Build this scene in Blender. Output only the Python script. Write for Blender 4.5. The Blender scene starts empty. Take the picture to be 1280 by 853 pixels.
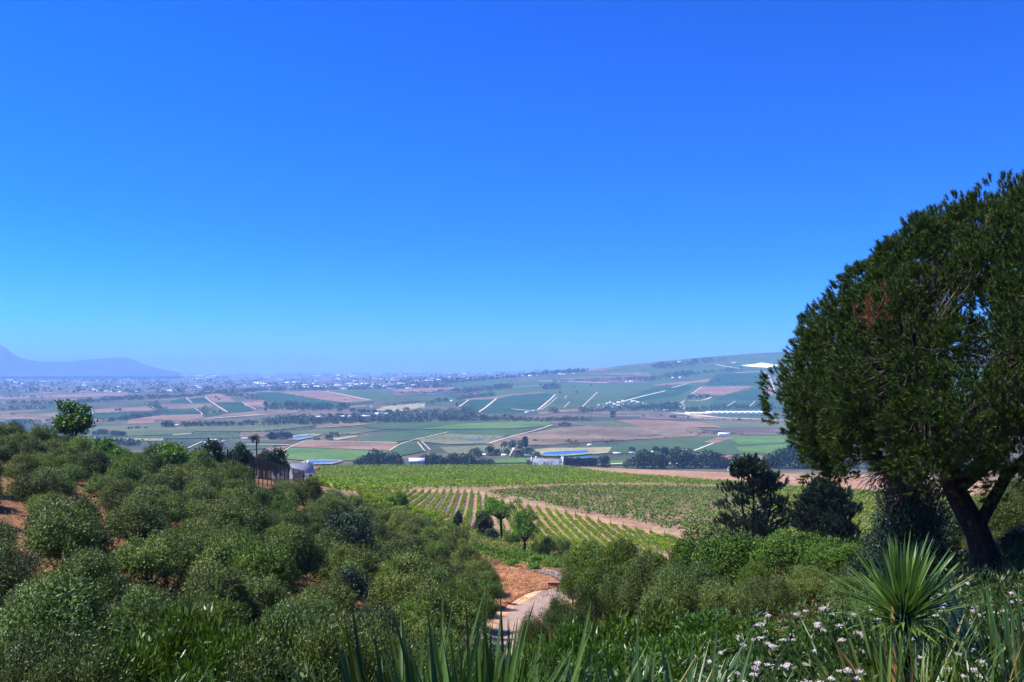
import bpy, bmesh, math, random
import numpy as np
from math import radians, sin, cos, pi

random.seed(7)
F, HY, CX = 1245.0, 462.0, 640.0          # focal length and horizon measured on the 1280 px wide photograph
scene = bpy.context.scene
COL = scene.collection

# ------------------------------------------------------------------ helpers
def link(o, parent=None):
    COL.objects.link(o)
    if parent is not None:
        o.parent = parent
    return o

def tag(o, label=None, cat=None, group=None, kind=None):
    if label: o['label'] = label
    if cat: o['category'] = cat
    if group: o['group'] = group
    if kind: o['kind'] = kind
    return o

def empty(name, loc, rz=0.0, s=1.0):
    o = bpy.data.objects.new(name, None)
    o.location = loc
    o.rotation_euler = (0, 0, rz)
    o.scale = (s, s, s) if not hasattr(s, '__len__') else s
    o.empty_display_size = 0.3
    return link(o)

def copy_tree(o, parent=None):
    c = o.copy()
    COL.objects.link(c)
    c.parent = parent
    for ch in list(o.children):
        copy_tree(ch, c)
    return c

class MB:
    """collects vertex / face arrays and links them as ONE mesh object"""
    def __init__(self):
        self.V, self.Fc, self.M, self.n = [], [], [], 0
    def add(self, V, Fa, mi=0):
        V = np.asarray(V, dtype=np.float32).reshape(-1, 3)
        Fa = np.asarray(Fa, dtype=np.int32)
        if len(V) == 0 or len(Fa) == 0: return
        self.V.append(V); self.Fc.append(Fa + self.n); self.M.append(np.full(len(Fa), mi, np.int32))
        self.n += len(V)
    def tube(self, pts, rad, n=6, mi=0):
        pts = np.asarray(pts, float); k = len(pts)
        rad = np.broadcast_to(np.asarray(rad, float), (k,))
        t = np.gradient(pts, axis=0); t /= np.linalg.norm(t, axis=1)[:, None] + 1e-9
        ref = np.array([0.31, 0.87, 0.13]) if abs(t[0][2]) > 0.8 else np.array([0, 0, 1.0])
        a = np.cross(t, ref); a /= np.linalg.norm(a, axis=1)[:, None] + 1e-9
        b = np.cross(t, a)
        ang = np.arange(n) * 2 * pi / n
        V = pts[:, None] + rad[:, None, None] * (a[:, None] * np.cos(ang)[None, :, None] + b[:, None] * np.sin(ang)[None, :, None])
        i = np.arange(k - 1)[:, None] * n; j = np.arange(n)[None]; j2 = (j + 1) % n
        Fa = np.stack([i + j, i + j2, i + n + j2, i + n + j], -1).reshape(-1, 4)
        self.add(V.reshape(-1, 3), Fa, mi)
    def box(self, c, s, mi=0, rz=0.0):
        x, y, z = np.array(s) / 2
        V = np.array([[-x,-y,-z],[x,-y,-z],[x,y,-z],[-x,y,-z],[-x,-y,z],[x,-y,z],[x,y,z],[-x,y,z]])
        R = np.array([[cos(rz), -sin(rz), 0],[sin(rz), cos(rz), 0],[0, 0, 1]])
        self.add(V @ R.T + np.array(c), [[0,3,2,1],[4,5,6,7],[0,1,5,4],[1,2,6,5],[2,3,7,6],[3,0,4,7]], mi)
    def mesh(self, name, mats, smooth=False):
        me = bpy.data.meshes.new(name)
        V = np.concatenate(self.V); nf = sum(len(f) for f in self.Fc)
        tot = np.concatenate([np.full(len(f), f.shape[1], np.int32) for f in self.Fc])
        lp = np.concatenate([f.reshape(-1) for f in self.Fc])
        me.vertices.add(len(V)); me.vertices.foreach_set('co', V.reshape(-1))
        me.loops.add(len(lp)); me.loops.foreach_set('vertex_index', lp)
        me.polygons.add(nf)
        start = np.concatenate([[0], np.cumsum(tot)[:-1]]).astype(np.int32)
        me.polygons.foreach_set('loop_start', start)
        me.polygons.foreach_set('material_index', np.concatenate(self.M))
        if smooth: me.polygons.foreach_set('use_smooth', np.ones(nf, bool))
        for m in (mats if isinstance(mats, (list, tuple)) else [mats]): me.materials.append(m)
        me.update(calc_edges=True)
        me.validate()
        return me
    def build(self, name, mats, parent=None, loc=(0,0,0), smooth=False):
        o = bpy.data.objects.new(name, self.mesh(name, mats, smooth))
        o.location = loc
        return link(o, parent)

def inst(name, me, parent=None, loc=(0,0,0), rz=0.0, s=1.0):
    o = bpy.data.objects.new(name, me)
    o.location = loc; o.rotation_euler = (0, 0, rz)
    o.scale = (s, s, s) if not hasattr(s, '__len__') else s
    return link(o, parent)

def unit(a):
    return a / (np.linalg.norm(a, axis=-1, keepdims=True) + 1e-9)

def leaves(P, Dr, L, W, rng, fold=0.0, face=None):
    """rhombic leaf blades: base, side, tip, side"""
    n = len(P)
    Dr = unit(Dr)
    S = unit(np.cross(Dr, unit(rng.normal(size=(n, 3))) if face is None else face))
    N = np.cross(Dr, S)
    L = np.broadcast_to(L, (n,))[:, None]; W = np.broadcast_to(W, (n,))[:, None]
    mid = P + Dr * L * 0.45 + N * L * fold
    V = np.stack([P, mid - S * W / 2, P + Dr * L, mid + S * W / 2], 1).reshape(-1, 3)
    return V, np.arange(4 * n).reshape(n, 4)

def blades(P, Dr, L, W, rng):
    """thin triangular needles"""
    n = len(P); Dr = unit(Dr)
    S = unit(np.cross(Dr, unit(rng.normal(size=(n, 3)))))
    L = np.broadcast_to(L, (n,))[:, None]; W = np.broadcast_to(W, (n,))[:, None]
    V = np.stack([P - S * W / 2, P + S * W / 2, P + Dr * L], 1).reshape(-1, 3)
    return V, np.arange(3 * n).reshape(n, 3)

def sphere_dirs(n, rng, zmin=-1.0):
    z = rng.uniform(zmin, 1, n); a = rng.uniform(0, 2 * pi, n); r = np.sqrt(1 - z * z)
    return np.stack([r * np.cos(a), r * np.sin(a), z], 1)

# ------------------------------------------------------------------ materials
def new_mat(name):
    m = bpy.data.materials.new(name); m.use_nodes = True
    nt = m.node_tree; nt.nodes.clear()
    out = nt.nodes.new('ShaderNodeOutputMaterial')
    return m, nt, out

def nd(nt, typ, **kw):
    n = nt.nodes.new(typ)
    for k, v in kw.items():
        if k in n.inputs: n.inputs[k].default_value = v
        else: setattr(n, k, v)
    return n

def ramp(nt, stops):
    r = nt.nodes.new('ShaderNodeValToRGB'); el = r.color_ramp.elements
    while len(el) < len(stops): el.new(0.5)
    for e, (p, c) in zip(el, stops):
        e.position = p; e.color = (*c, 1)
    return r

def leaf_mat(name, stops, trans=0.25, rough=0.5, spec=0.35, vary=0.35):
    m, nt, out = new_mat(name); L = nt.links.new
    geo = nd(nt, 'ShaderNodeNewGeometry'); oi = nd(nt, 'ShaderNodeObjectInfo')
    r = ramp(nt, stops); L(geo.outputs['Random Per Island'], r.inputs[0])
    mr = nd(nt, 'ShaderNodeMapRange'); L(oi.outputs['Random'], mr.inputs[0])
    mr.inputs[3].default_value = 1 - vary; mr.inputs[4].default_value = 1 + vary
    hs = nd(nt, 'ShaderNodeHueSaturation'); L(r.outputs[0], hs.inputs['Color']); L(mr.outputs[0], hs.inputs['Value'])
    mul = nd(nt, 'ShaderNodeMath', operation='MULTIPLY_ADD'); L(oi.outputs['Random'], mul.inputs[0])
    mul.inputs[1].default_value = -7.31; mul.inputs[2].default_value = 3.0
    fr = nd(nt, 'ShaderNodeMath', operation='FRACT'); L(mul.outputs[0], fr.inputs[0])
    mr2 = nd(nt, 'ShaderNodeMapRange'); L(fr.outputs[0], mr2.inputs[0]); mr2.inputs[3].default_value = 0.485; mr2.inputs[4].default_value = 0.515
    L(mr2.outputs[0], hs.inputs['Hue'])
    p = nd(nt, 'ShaderNodeBsdfPrincipled'); L(hs.outputs[0], p.inputs['Base Color'])
    p.inputs['Roughness'].default_value = rough; p.inputs['Specular IOR Level'].default_value = spec
    t = nd(nt, 'ShaderNodeBsdfTranslucent'); L(hs.outputs[0], t.inputs['Color'])
    mx = nd(nt, 'ShaderNodeMixShader'); mx.inputs[0].default_value = trans
    L(p.outputs[0], mx.inputs[1]); L(t.outputs[0], mx.inputs[2]); L(mx.outputs[0], out.inputs[0])
    return m

def field_mat(name, c1, c2, c3=None, scale=0.02, row=None, row_c=None, row_w=9.0, row_amt=0.5, rough=0.9):
    """patchy field surface from world position; row = heading (radians) of faint cultivation rows"""
    m, nt, out = new_mat(name); L = nt.links.new
    geo = nd(nt, 'ShaderNodeNewGeometry')
    n1 = nd(nt, 'ShaderNodeTexNoise', Scale=scale, Detail=6.0, Roughness=0.62); L(geo.outputs['Position'], n1.inputs['Vector'])
    c3 = c3 or c2
    r = ramp(nt, [(0.38, c1), (0.5, c2), (0.62, c3)]); L(n1.outputs[0], r.inputs[0])
    col = r.outputs[0]
    n2 = nd(nt, 'ShaderNodeTexNoise', Scale=scale * 9, Detail=4.0, Roughness=0.7); L(geo.outputs['Position'], n2.inputs['Vector'])
    mr = nd(nt, 'ShaderNodeMapRange'); L(n2.outputs[0], mr.inputs[0]); mr.inputs[1].default_value = 0.3; mr.inputs[2].default_value = 0.7
    mr.inputs[3].default_value = 0.6; mr.inputs[4].default_value = 1.4
    hs = nd(nt, 'ShaderNodeHueSaturation'); L(col, hs.inputs['Color']); L(mr.outputs[0], hs.inputs['Value']); col = hs.outputs[0]
    if row is not None:
        mp = nd(nt, 'ShaderNodeMapping'); L(geo.outputs['Position'], mp.inputs['Vector']); mp.inputs['Rotation'].default_value = (0, 0, row)
        w = nd(nt, 'ShaderNodeTexWave', Scale=2 * pi / row_w / 6.2832 * 1.0, Distortion=1.5, Detail=2.0); w.bands_direction = 'X'
        w.inputs['Detail Scale'].default_value = 0.3
        L(mp.outputs[0], w.inputs['Vector'])
        mm = nd(nt, 'ShaderNodeMath', operation='MULTIPLY'); L(w.outputs['Fac'], mm.inputs[0]); mm.inputs[1].default_value = row_amt
        mx = nd(nt, 'ShaderNodeMix', data_type='RGBA'); L(mm.outputs[0], mx.inputs[0]); L(col, mx.inputs[6]); mx.inputs[7].default_value = (*row_c, 1)
        col = mx.outputs[2]
    p = nd(nt, 'ShaderNodeBsdfPrincipled', Roughness=rough); L(col, p.inputs['Base Color']); p.inputs['Specular IOR Level'].default_value = 0.1
    L(p.outputs[0], out.inputs[0])
    return m

def plain_mat(name, c, rough=0.7, spec=0.3, noise=0.12, scale=3.0, bump=0.0, metal=0.0):
    m, nt, out = new_mat(name); L = nt.links.new
    tc = nd(nt, 'ShaderNodeNewGeometry')
    n = nd(nt, 'ShaderNodeTexNoise', Scale=scale, Detail=6.0, Roughness=0.65); L(tc.outputs['Position'], n.inputs['Vector'])
    r = ramp(nt, [(0.3, tuple(x * (1 - noise * 1.6) for x in c)), (0.7, tuple(min(1, x * (1 + noise)) for x in c))]); L(n.outputs[0], r.inputs[0])
    p = nd(nt, 'ShaderNodeBsdfPrincipled', Roughness=rough, Metallic=metal); p.inputs['Specular IOR Level'].default_value = spec
    L(r.outputs[0], p.inputs['Base Color'])
    if bump:
        b = nd(nt, 'ShaderNodeBump', Strength=bump, Distance=0.1); L(n.outputs[0], b.inputs['Height']); L(b.outputs[0], p.inputs['Normal'])
    L(p.outputs[0], out.inputs[0])
    return m

M = {}
M['olive'] = leaf_mat('olive_leaf', [(0.0, (0.0377,0.0677,0.0048)), (0.45, (0.0754,0.1198,0.0089)), (0.8, (0.1168,0.1620,0.0178)), (1.0, (0.2487,0.2974,0.1010))], trans=.14, rough=.5, spec=.2, vary=.42)
M['olive_near'] = leaf_mat('olive_leaf_fine', [(0.0, (0.0282,0.0548,0.0037)), (0.5, (0.0564,0.0970,0.0070)), (0.85, (0.0951,0.1371,0.0152)), (1.0, (0.2256,0.2820,0.0921))], trans=.14, rough=.48, spec=.25, vary=.38)
M['round'] = leaf_mat('round_bush_leaf', [(0.0, (0.0350,0.0750,0.0042)), (0.6, (0.0734,0.1302,0.0085)), (1.0, (0.1329,0.2050,0.0148))], trans=.22, rough=.5, spec=.2, vary=.2)
M['bright'] = leaf_mat('bright_leaf', [(0.0, (0.0552,0.1272,0.0060)), (0.6, (0.1104,0.2226,0.0108)), (1.0, (0.1840,0.3180,0.0180))], trans=.3, rough=.45, vary=.15)
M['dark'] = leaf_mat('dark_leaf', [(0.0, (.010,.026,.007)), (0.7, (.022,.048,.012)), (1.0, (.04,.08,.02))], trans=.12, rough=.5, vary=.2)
M['oleander'] = leaf_mat('oleander_leaf', [(0.0, (0.0298,0.0702,0.0035)), (0.6, (0.0596,0.1183,0.0060)), (0.93, (0.0861,0.1526,0.0095)), (1.0, (0.1722,0.2366,0.0389))], trans=.22, rough=.38, spec=.3, vary=.2)
M['strap'] = leaf_mat('strap_leaf', [(0.0, (.025,.060,.008)), (0.6, (.055,.11,.014)), (0.86, (.06,.11,.02)), (0.93, (.22,.2,.05)), (1.0, (.26,.15,.04))], trans=.2, rough=.35, spec=.5, vary=.1)
M['strap_dark'] = leaf_mat('strap_leaf_dark', [(0.0, (.024,.055,.005)), (0.7, (.060,.115,.010)), (0.97, (.06,.11,.02)), (1.0, (.24,.23,.09))], trans=.12, rough=.45, spec=.25, vary=.1)
M['spear'] = leaf_mat('spear_leaf', [(0.0, (.06,.12,.014)), (0.7, (.12,.20,.028)), (1.0, (.22,.29,.07))], trans=.25, rough=.35, spec=.5, vary=.05)
M['spear_clump'] = leaf_mat('spear_clump_leaf', [(0.0, (.035,.075,.008)), (0.6, (.085,.145,.016)), (0.86, (.15,.20,.035)), (0.93, (.30,.25,.06)), (1.0, (.30,.16,.045))], trans=.22, rough=.4, spec=.35, vary=.1)
M['needle'] = leaf_mat('pine_needle', [(0.0, (0.0090,0.0288,0.0036)), (0.55, (0.0270,0.0648,0.0063)), (1.0, (0.0900,0.1485,0.0126))], trans=.15, rough=.55, spec=.2, vary=.05)
M['dead'] = leaf_mat('dead_needle', [(0.0, (.16,.05,.02)), (1.0, (.28,.10,.04))], trans=.15, rough=.6, vary=.05)
M['conifer'] = leaf_mat('conifer_needle', [(0.0, (.008,.022,.006)), (0.8, (.016,.036,.010)), (1.0, (.03,.055,.014))], trans=.08, rough=.55, vary=.1)
M['fartree'] = leaf_mat('far_tree_leaf', [(0.0, (.024,.048,.014)), (0.6, (.044,.074,.022)), (1.0, (.095,.125,.04))], trans=.12, rough=.6, vary=.3)
M['vine'] = leaf_mat('vine_leaf', [(0.0, (0.0782,0.1378,0.0036)), (0.6, (0.1564,0.2491,0.0072)), (1.0, (0.2668,0.3710,0.0150))], trans=.3, rough=.6, spec=.12, vary=.12)
M['vine_dull'] = leaf_mat('vine_leaf_dull', [(0.0, (0.0552,0.1060,0.0072)), (0.6, (0.1012,0.1696,0.0132)), (1.0, (0.1840,0.2544,0.0210))], trans=.25, rough=.6, spec=.12, vary=.2)
M['weed'] = leaf_mat('weed_leaf', [(0.0, (0.0214,0.0501,0.0050)), (0.6, (0.0428,0.0835,0.0084)), (1.0, (0.0979,0.1402,0.0252))], trans=.25, rough=.45, vary=.2)
M['petal'] = leaf_mat('petal', [(0.0, (.74,.50,.46)), (0.3, (.84,.72,.66)), (1.0, (.86,.80,.72))], trans=.25, rough=.6, vary=.05)
M['bark'] = plain_mat('bark', (.030,.022,.017), rough=.95, spec=.1, noise=.5, scale=7.0, bump=.8)
M['greybark'] = plain_mat('grey_bark', (.085,.07,.058), rough=.95, spec=.1, noise=.4, scale=9.0, bump=.5)
M['white'] = plain_mat('white_render', (.84,.83,.80), noise=.06, scale=.3)
M['whiteroof'] = plain_mat('white_roof', (.80,.80,.78), noise=.08, scale=.05, rough=.5)
M['thatch'] = plain_mat('thatch', (.30,.275,.25), noise=.3, scale=1.5, rough=1.0)
M['redroof'] = plain_mat('tile_roof', (.32,.13,.08), noise=.25, scale=1.0)
M['greyroof'] = plain_mat('grey_roof', (.30,.31,.33), noise=.15, scale=.4, rough=.5)
M['wall'] = plain_mat('plaster', (.55,.47,.38), noise=.15, scale=.3)
M['darkglass'] = plain_mat('dark_glass', (.03,.035,.045), rough=.15, spec=.6, noise=.1)
M['asphalt'] = plain_mat('asphalt', (.30,.205,.155), rough=.85, spec=.25, noise=.16, scale=1.2, bump=.1)
M['wire'] = plain_mat('black_wire', (.012,.012,.013), rough=.5, noise=.1)
M['wood'] = plain_mat('weathered_wood', (.20,.15,.11), rough=.9, noise=.3)

G1, G2 = (.022,.058,.018), (.036,.082,.022)
M['vineF'] = field_mat('vine_field', G1, G2, (.05,.092,.026), scale=.006, row=.3, row_c=(.085,.105,.055), row_w=17, row_amt=.5)
M['vineD'] = field_mat('vine_field_dark', (.010,.045,.020), (.017,.058,.024), (.026,.068,.026), scale=.007)
M['vineB'] = field_mat('meadow', (.06,.12,.022), (.08,.15,.028), (.11,.175,.04), scale=.012, row=.5, row_c=(.07,.14,.03), row_w=15, row_amt=.5)
M['vineR'] = field_mat('vine_field_rows', (.06,.10,.035), (.085,.12,.045), (.13,.13,.06), scale=.012, row=.15, row_c=(.24,.19,.12), row_w=12, row_amt=.6)
M['plough'] = field_mat('ploughed', (.15,.085,.050), (.195,.118,.068), (.25,.165,.10), scale=.010, row=.7, row_c=(.2,.13,.10), row_w=19, row_amt=.5)
M['fallow'] = field_mat('fallow', (.115,.082,.050), (.15,.108,.068), (.20,.152,.09), scale=.009)
M['purple'] = field_mat('bare_vines', (.075,.055,.052), (.105,.078,.07), (.15,.115,.09), scale=.012)
M['straw'] = field_mat('straw', (.24,.21,.10), (.29,.25,.13), (.19,.19,.08), scale=.02)
M['sand'] = field_mat('sand', (.46,.36,.25), (.54,.44,.32), scale=.03)
M['greygreen'] = field_mat('grey_green', (.05,.08,.028), (.07,.10,.035), (.11,.125,.055), scale=.008, row=1.2, row_c=(.13,.13,.075), row_w=19, row_amt=.55)
M['net'] = field_mat('white_net', (.74,.73,.66), (.8,.8,.74), scale=.02)
M['far'] = field_mat('plain_ground', (.030,.050,.026), (.06,.07,.038), (.14,.105,.07), scale=.0035)
M['town'] = field_mat('town_ground', (.03,.04,.03), (.08,.075,.06), (.2,.165,.135), scale=.006)
M['hillsoil'] = field_mat('hill_soil', (.24,.14,.085), (.30,.19,.115), (.20,.19,.07), scale=.06)
M['hillgrass'] = field_mat('hill_grass', (.055,.10,.02), (.10,.15,.035), (.22,.18,.08), scale=.09)
M['plough_near'] = field_mat('ploughed_near', (.28,.155,.08), (.34,.20,.11), (.40,.25,.15), scale=.03, row=.7, row_c=(.22,.12,.07), row_w=6, row_amt=.4)
M['track'] = field_mat('track_soil', (.26,.145,.075), (.32,.19,.10), (.38,.25,.135), scale=.12)
M['redsoil'] = field_mat('red_soil', (.19,.075,.030), (.28,.12,.050), (.35,.18,.085), scale=1.3)
M['paledirt'] = field_mat('pale_dirt', (.36,.17,.08), (.46,.26,.13), (.52,.35,.21), scale=.9)
M['cut'] = field_mat('cut_soil', (.16,.05,.025), (.22,.075,.035), (.3,.12,.06), scale=1.2)
M['rubble'] = field_mat('rubble', (.12,.09,.075), (.2,.15,.12), (.3,.24,.2), scale=1.6)
M['near'] = field_mat('near_ground', (.15,.075,.032), (.22,.11,.05), (.12,.09,.03), scale=.25)
M['mount'] = field_mat('mountain_rock', (.035,.05,.04), (.055,.065,.05), (.09,.085,.07), scale=.0008)

m, nt, out = new_mat('water')
p = nd(nt, 'ShaderNodeBsdfPrincipled', Roughness=.16); p.inputs['Base Color'].default_value = (.014,.060,.14, 1); p.inputs['Specular IOR Level'].default_value = .2
tn = nd(nt, 'ShaderNodeTexNoise', Scale=.35, Detail=3.0); gg = nd(nt, 'ShaderNodeNewGeometry'); nt.links.new(gg.outputs['Position'], tn.inputs['Vector'])
bp = nd(nt, 'ShaderNodeBump', Strength=.25, Distance=.12); nt.links.new(tn.outputs[0], bp.inputs['Height']); nt.links.new(bp.outputs[0], p.inputs['Normal'])
nt.links.new(p.outputs[0], out.inputs[0]); M['water'] = m

# ------------------------------------------------------------------ terrain: heights tabled by heading (column) and distance
ND = [1,2,6,12,20,30,45,60,75,90,110,130,150,170,200,250,300,350,430,520,600]
NZ = {
 -1600:[-1.5,-1.7,-2.6,-3.6,-4.6,-5.4,-6,-6,-6,-6,-6,-7,-9,-12,-17,-27,-35,-43,-53,-63,-70],
 -300:[-1.5,-1.7,-3,-5,-6.8,-8,-8.4,-8,-7.8,-7.5,-7.4,-8.4,-11,-14,-19,-28,-36,-43,-53,-63,-69],
 0:  [-1.5,-1.7,-3,-5.0,-7.0,-8.5,-9.1,-9.0,-8.8,-8.6,-8.6,-9.5,-12,-15,-20,-29,-37,-44,-54,-63,-69],
 150:[-1.5,-1.7,-3.1,-5.2,-7.5,-9.2,-9.8,-9.9,-10.5,-11.1,-11.8,-13,-15,-17,-22,-30,-37,-44,-53,-62,-68],
 300:[-1.5,-1.7,-3.2,-5.4,-8.0,-10.3,-11.2,-11.6,-12.0,-12.4,-13,-14.2,-16,-18,-22,-29,-36,-42,-51,-58,-62],
 380:[-1.5,-1.7,-3.2,-5.4,-8.1,-10.5,-11.7,-12.5,-13.4,-14.3,-15.3,-16.3,-17.7,-19.3,-23,-29.5,-35.5,-41,-48,-54,-58.5],
 450:[-1.5,-1.7,-3.2,-5.4,-8.2,-10.8,-12.3,-13.5,-14.7,-15.9,-17.3,-18.7,-20.3,-22,-25.5,-31,-36.3,-41,-47.8,-54,-58.4],
 560:[-1.5,-1.7,-3.2,-5.4,-8.3,-11.4,-13.4,-15.1,-16.8,-18.3,-20,-21.8,-24,-26.2,-30,-34,-37.3,-41,-47.8,-54,-58.4],
 620:[-1.5,-1.7,-3.2,-5.4,-8.3,-11.8,-14.4,-16.9,-18.8,-20.2,-21.6,-23.4,-25.4,-27.4,-30.5,-34.3,-37.5,-41.2,-47.8,-54,-58.4],
 680:[-1.5,-1.7,-3.2,-5.3,-8.1,-11.4,-14.4,-17.0,-18.9,-20.3,-21.9,-24,-26.2,-28.6,-31.5,-35,-38.2,-41.7,-48.2,-54.3,-58.5],
 760:[-1.5,-1.7,-3.1,-5.1,-7.7,-10.2,-13,-16,-18.8,-21,-23.2,-26,-28.5,-30.6,-33,-36.5,-39.5,-42.7,-48.6,-54.6,-59.3],
 820:[-1.5,-1.7,-3.1,-4.9,-7.3,-9.4,-12.2,-15,-18,-20.5,-23.4,-26.5,-29,-31,-33.6,-37,-40.3,-43.6,-49,-55,-60.5],
 970:[-1.5,-1.7,-3.0,-4.6,-6.6,-8.3,-10.6,-12.8,-14.9,-17.3,-20.5,-24,-27.5,-30.5,-34,-38,-41.5,-44.8,-50.5,-57,-63],
 1100:[-1.5,-1.7,-2.8,-4.2,-5.9,-7.1,-9.2,-11.2,-13.2,-15.5,-19,-23,-27,-30,-34,-38.5,-42.5,-46,-52,-58.5,-64],
 1280:[-1.5,-1.6,-2.6,-3.8,-5.2,-6.4,-8.2,-10,-12,-14.5,-18,-22,-26,-29.5,-34,-39,-43,-47,-53,-60,-66],
 2900:[-1.5,-1.6,-2.4,-3.2,-4,-5,-6.5,-8,-10,-12,-15,-19,-23,-27,-32,-38,-43,-47,-53,-60,-66]}
FDK = [1050,1200,1500,1800,2100,2350,2600,3000,3500,4200,5000,5800,6300,7000,10000,15000,25000,44000]
FYK = {
 -1600:[578,566,546.5,533,523,517,511.5,504,498,492,487,483.5,482,480,475,471,467.5,465],
 0:  [578,566,546.5,533,523,517,511.5,503.5,498,492.5,487,483.5,482,480,475,471,467.5,465],
 300:[578,566,546.5,533,523,517,511,501.5,492.5,490,486,483,481.5,479,474,470,467,465],
 450:[578,566,546.5,533,523,517.3,510.5,501,493,489,484,480,478.3,476,472,468.5,466.3,464.6],
 640:[578,566,546.5,533,523,517.6,510.2,500,492.5,484,477,472,471,470,468.3,466.5,465,464],
 740:[578,566,546.5,533,523,517.6,510.2,500,490.5,480.5,470.5,462.5,461.6,461.3,461,460.8,460.7,460.6],
 820:[578,566,546.5,533,523,517.6,510.5,500.5,489,476.5,464,452.8,452.5,454,458,460,461,461.5],
 970:[578,566,546.5,533,523,518,513.5,503,486,470,455,441.8,440.5,443,452,458,460,461],
 1100:[578,566,546.5,533,523,518,513.5,503,485,467,451,437.5,436,438,448,455,459,460],
 1280:[578,566,546.5,533,523,518,513.5,503,485,466,449,434,432,434,446,454,458,459],
 2900:[578,566,546.5,533,523,518,513.5,503,485,466,449,434,432,434,446,454,458,459]}

def pchip(x, y, xi):
    x = np.asarray(x, float); y = np.asarray(y, float); h = np.diff(x); d = np.diff(y) / h
    mm = np.zeros(len(x)); mm[0], mm[-1] = d[0], d[-1]
    for i in range(1, len(x) - 1):
        if d[i-1] * d[i] > 0:
            w1, w2 = 2*h[i] + h[i-1], h[i] + 2*h[i-1]
            mm[i] = (w1 + w2) / (w1 / d[i-1] + w2 / d[i])
    i = np.clip(np.searchsorted(x, xi) - 1, 0, len(x) - 2)
    t = (xi - x[i]) / h[i]; t2, t3 = t*t, t*t*t
    return (2*t3 - 3*t2 + 1)*y[i] + (t3 - 2*t2 + t)*h[i]*mm[i] + (-2*t3 + 3*t2)*y[i+1] + (t3 - t2)*h[i]*mm[i+1]

LSTEP, USTEP, U0, U1 = 0.02, 8.0, -1600.0, 2896.0
LMAX = math.log(44000.0)
LN = np.arange(0, LMAX, LSTEP); NL = len(LN)
UN = np.arange(U0, U1 + 1, USTEP); NU = len(UN)
ck = sorted(NZ); cols = []
for c in ck:
    z6 = NZ[c][-1]
    d = list(ND) + [680, 800, 950]; z = list(NZ[c]) + [z6 - 12 if z6 > -62 else z6 - 8, -88, -96]
    y = [HY - F * zz / dd for zz, dd in zip(z, d)]
    fk = sorted(FYK); a = max([k for k in fk if k <= c]); b = min([k for k in fk if k >= c])
    w = 0 if a == b else (c - a) / (b - a)
    y += [FYK[a][i] * (1 - w) + FYK[b][i] * w for i in range(len(FDK))]
    cols.append(pchip(np.log(np.array(d + FDK, float)), y, LN))
cols = np.array(cols)
TY = np.array([pchip(ck, cols[:, k], UN) for k in range(NL)])             # apparent row, [distance, heading]
DN = np.exp(LN)
TZ = -(TY - HY) / F * DN[:, None]
_r = np.random.default_rng(3)
# gentle unevenness of the ground close by and of the far plain
for amp, wl, dlo, dhi in ((.16, 9.0, 14, 300), (.08, 3.5, 10, 150)):
    XX = (UN[None] - CX) / F * DN[:, None]; YY = np.broadcast_to(DN[:, None], XX.shape)
    ph = _r.uniform(0, 6.28, 6); an = _r.uniform(0, 3.14, 6)
    s = sum(np.sin((XX * np.cos(a) + YY * np.sin(a)) * 6.28 / (wl * (0.7 + .12 * i)) + p_) for i, (a, p_) in enumerate(zip(an, ph)))
    TZ += amp * s / 2.2 * ((YY > dlo) & (YY < dhi))
TY = HY - F * TZ / DN[:, None]

def zt(u, D):
    u = np.clip(np.asarray(u, float), U0, U1 - .01); l = np.clip(np.log(np.maximum(np.asarray(D, float), 1.0)), 0, LN[-1] - 1e-6)
    fu = (u - U0) / USTEP; fl = l / LSTEP
    i = np.minimum(fu.astype(int), NU - 2); k = np.minimum(fl.astype(int), NL - 2); a = fu - i; b = fl - k
    return (TZ[k, i]*(1-a)*(1-b) + TZ[k, i+1]*a*(1-b) + TZ[k+1, i]*(1-a)*b + TZ[k+1, i+1]*a*b)

def zxy(x, y):
    return zt(CX + F * np.asarray(x) / np.asarray(y), y)

def at(px, py, dmin=8.0):
    """first ground distance beyond dmin seen on the photograph's pixel"""
    i = min(max((px - U0) / USTEP, 0), NU - 2); i0 = int(i); a = i - i0
    y = TY[:, i0] * (1 - a) + TY[:, i0 + 1] * a
    k = int(math.log(dmin) / LSTEP)
    while k < NL - 1 and y[k] > py: k += 1
    if k == 0 or y[k] > py or DN[k-1] < dmin: return float(DN[k])
    t = (y[k-1] - py) / max(y[k-1] - y[k], 1e-9)
    return float(math.exp(LN[k-1] + min(max(t, 0), 1) * LSTEP))

def spot(px, D, dz=0.0):
    return ((px - CX) / F * D, D, float(zt(px, D)) + dz)

# terrain mesh: one sheet out to the horizon
ucols = np.concatenate([[-40000, -15000, -6000, -3000], UN, [4500, 8000, 16000, 40000]])
zz = np.stack([zt(np.full(NL, u), DN) for u in ucols], 1)
VX = (ucols[None] - CX) / F * DN[:, None]; lim = 55000.0 + .02*np.arange(len(ucols))[None]*np.sign(ucols[None]); VX = np.where(np.abs(VX) > 55000, lim*np.sign(VX), VX); VY = np.broadcast_to(DN[:, None], VX.shape)
V = np.stack([VX, VY, zz], -1); nu = len(ucols)
k = np.arange(NL - 1)[:, None] * nu; i = np.arange(nu - 1)[None]
Fa = np.stack([k + i, k + i + 1, k + nu + i + 1, k + nu + i], -1)
Dm = np.broadcast_to(DN[:-1, None], Fa.shape[:2]).reshape(-1); Um = np.broadcast_to(ucols[None, :-1], Fa.shape[:2]).reshape(-1)
mi = np.where(Dm < 150, 0, np.where(Dm < 700, 1, np.where(Dm < 3300, 2, 3)))
mi = np.where((mi == 3) & (Um > 640) & (Dm < 6500), 2, mi)
mb = MB(); V2 = V.reshape(-1, 3); Fr = Fa.reshape(-1, 4)
mb.add(V2, Fr); mb.M = [mi.astype(np.int32)]
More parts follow.
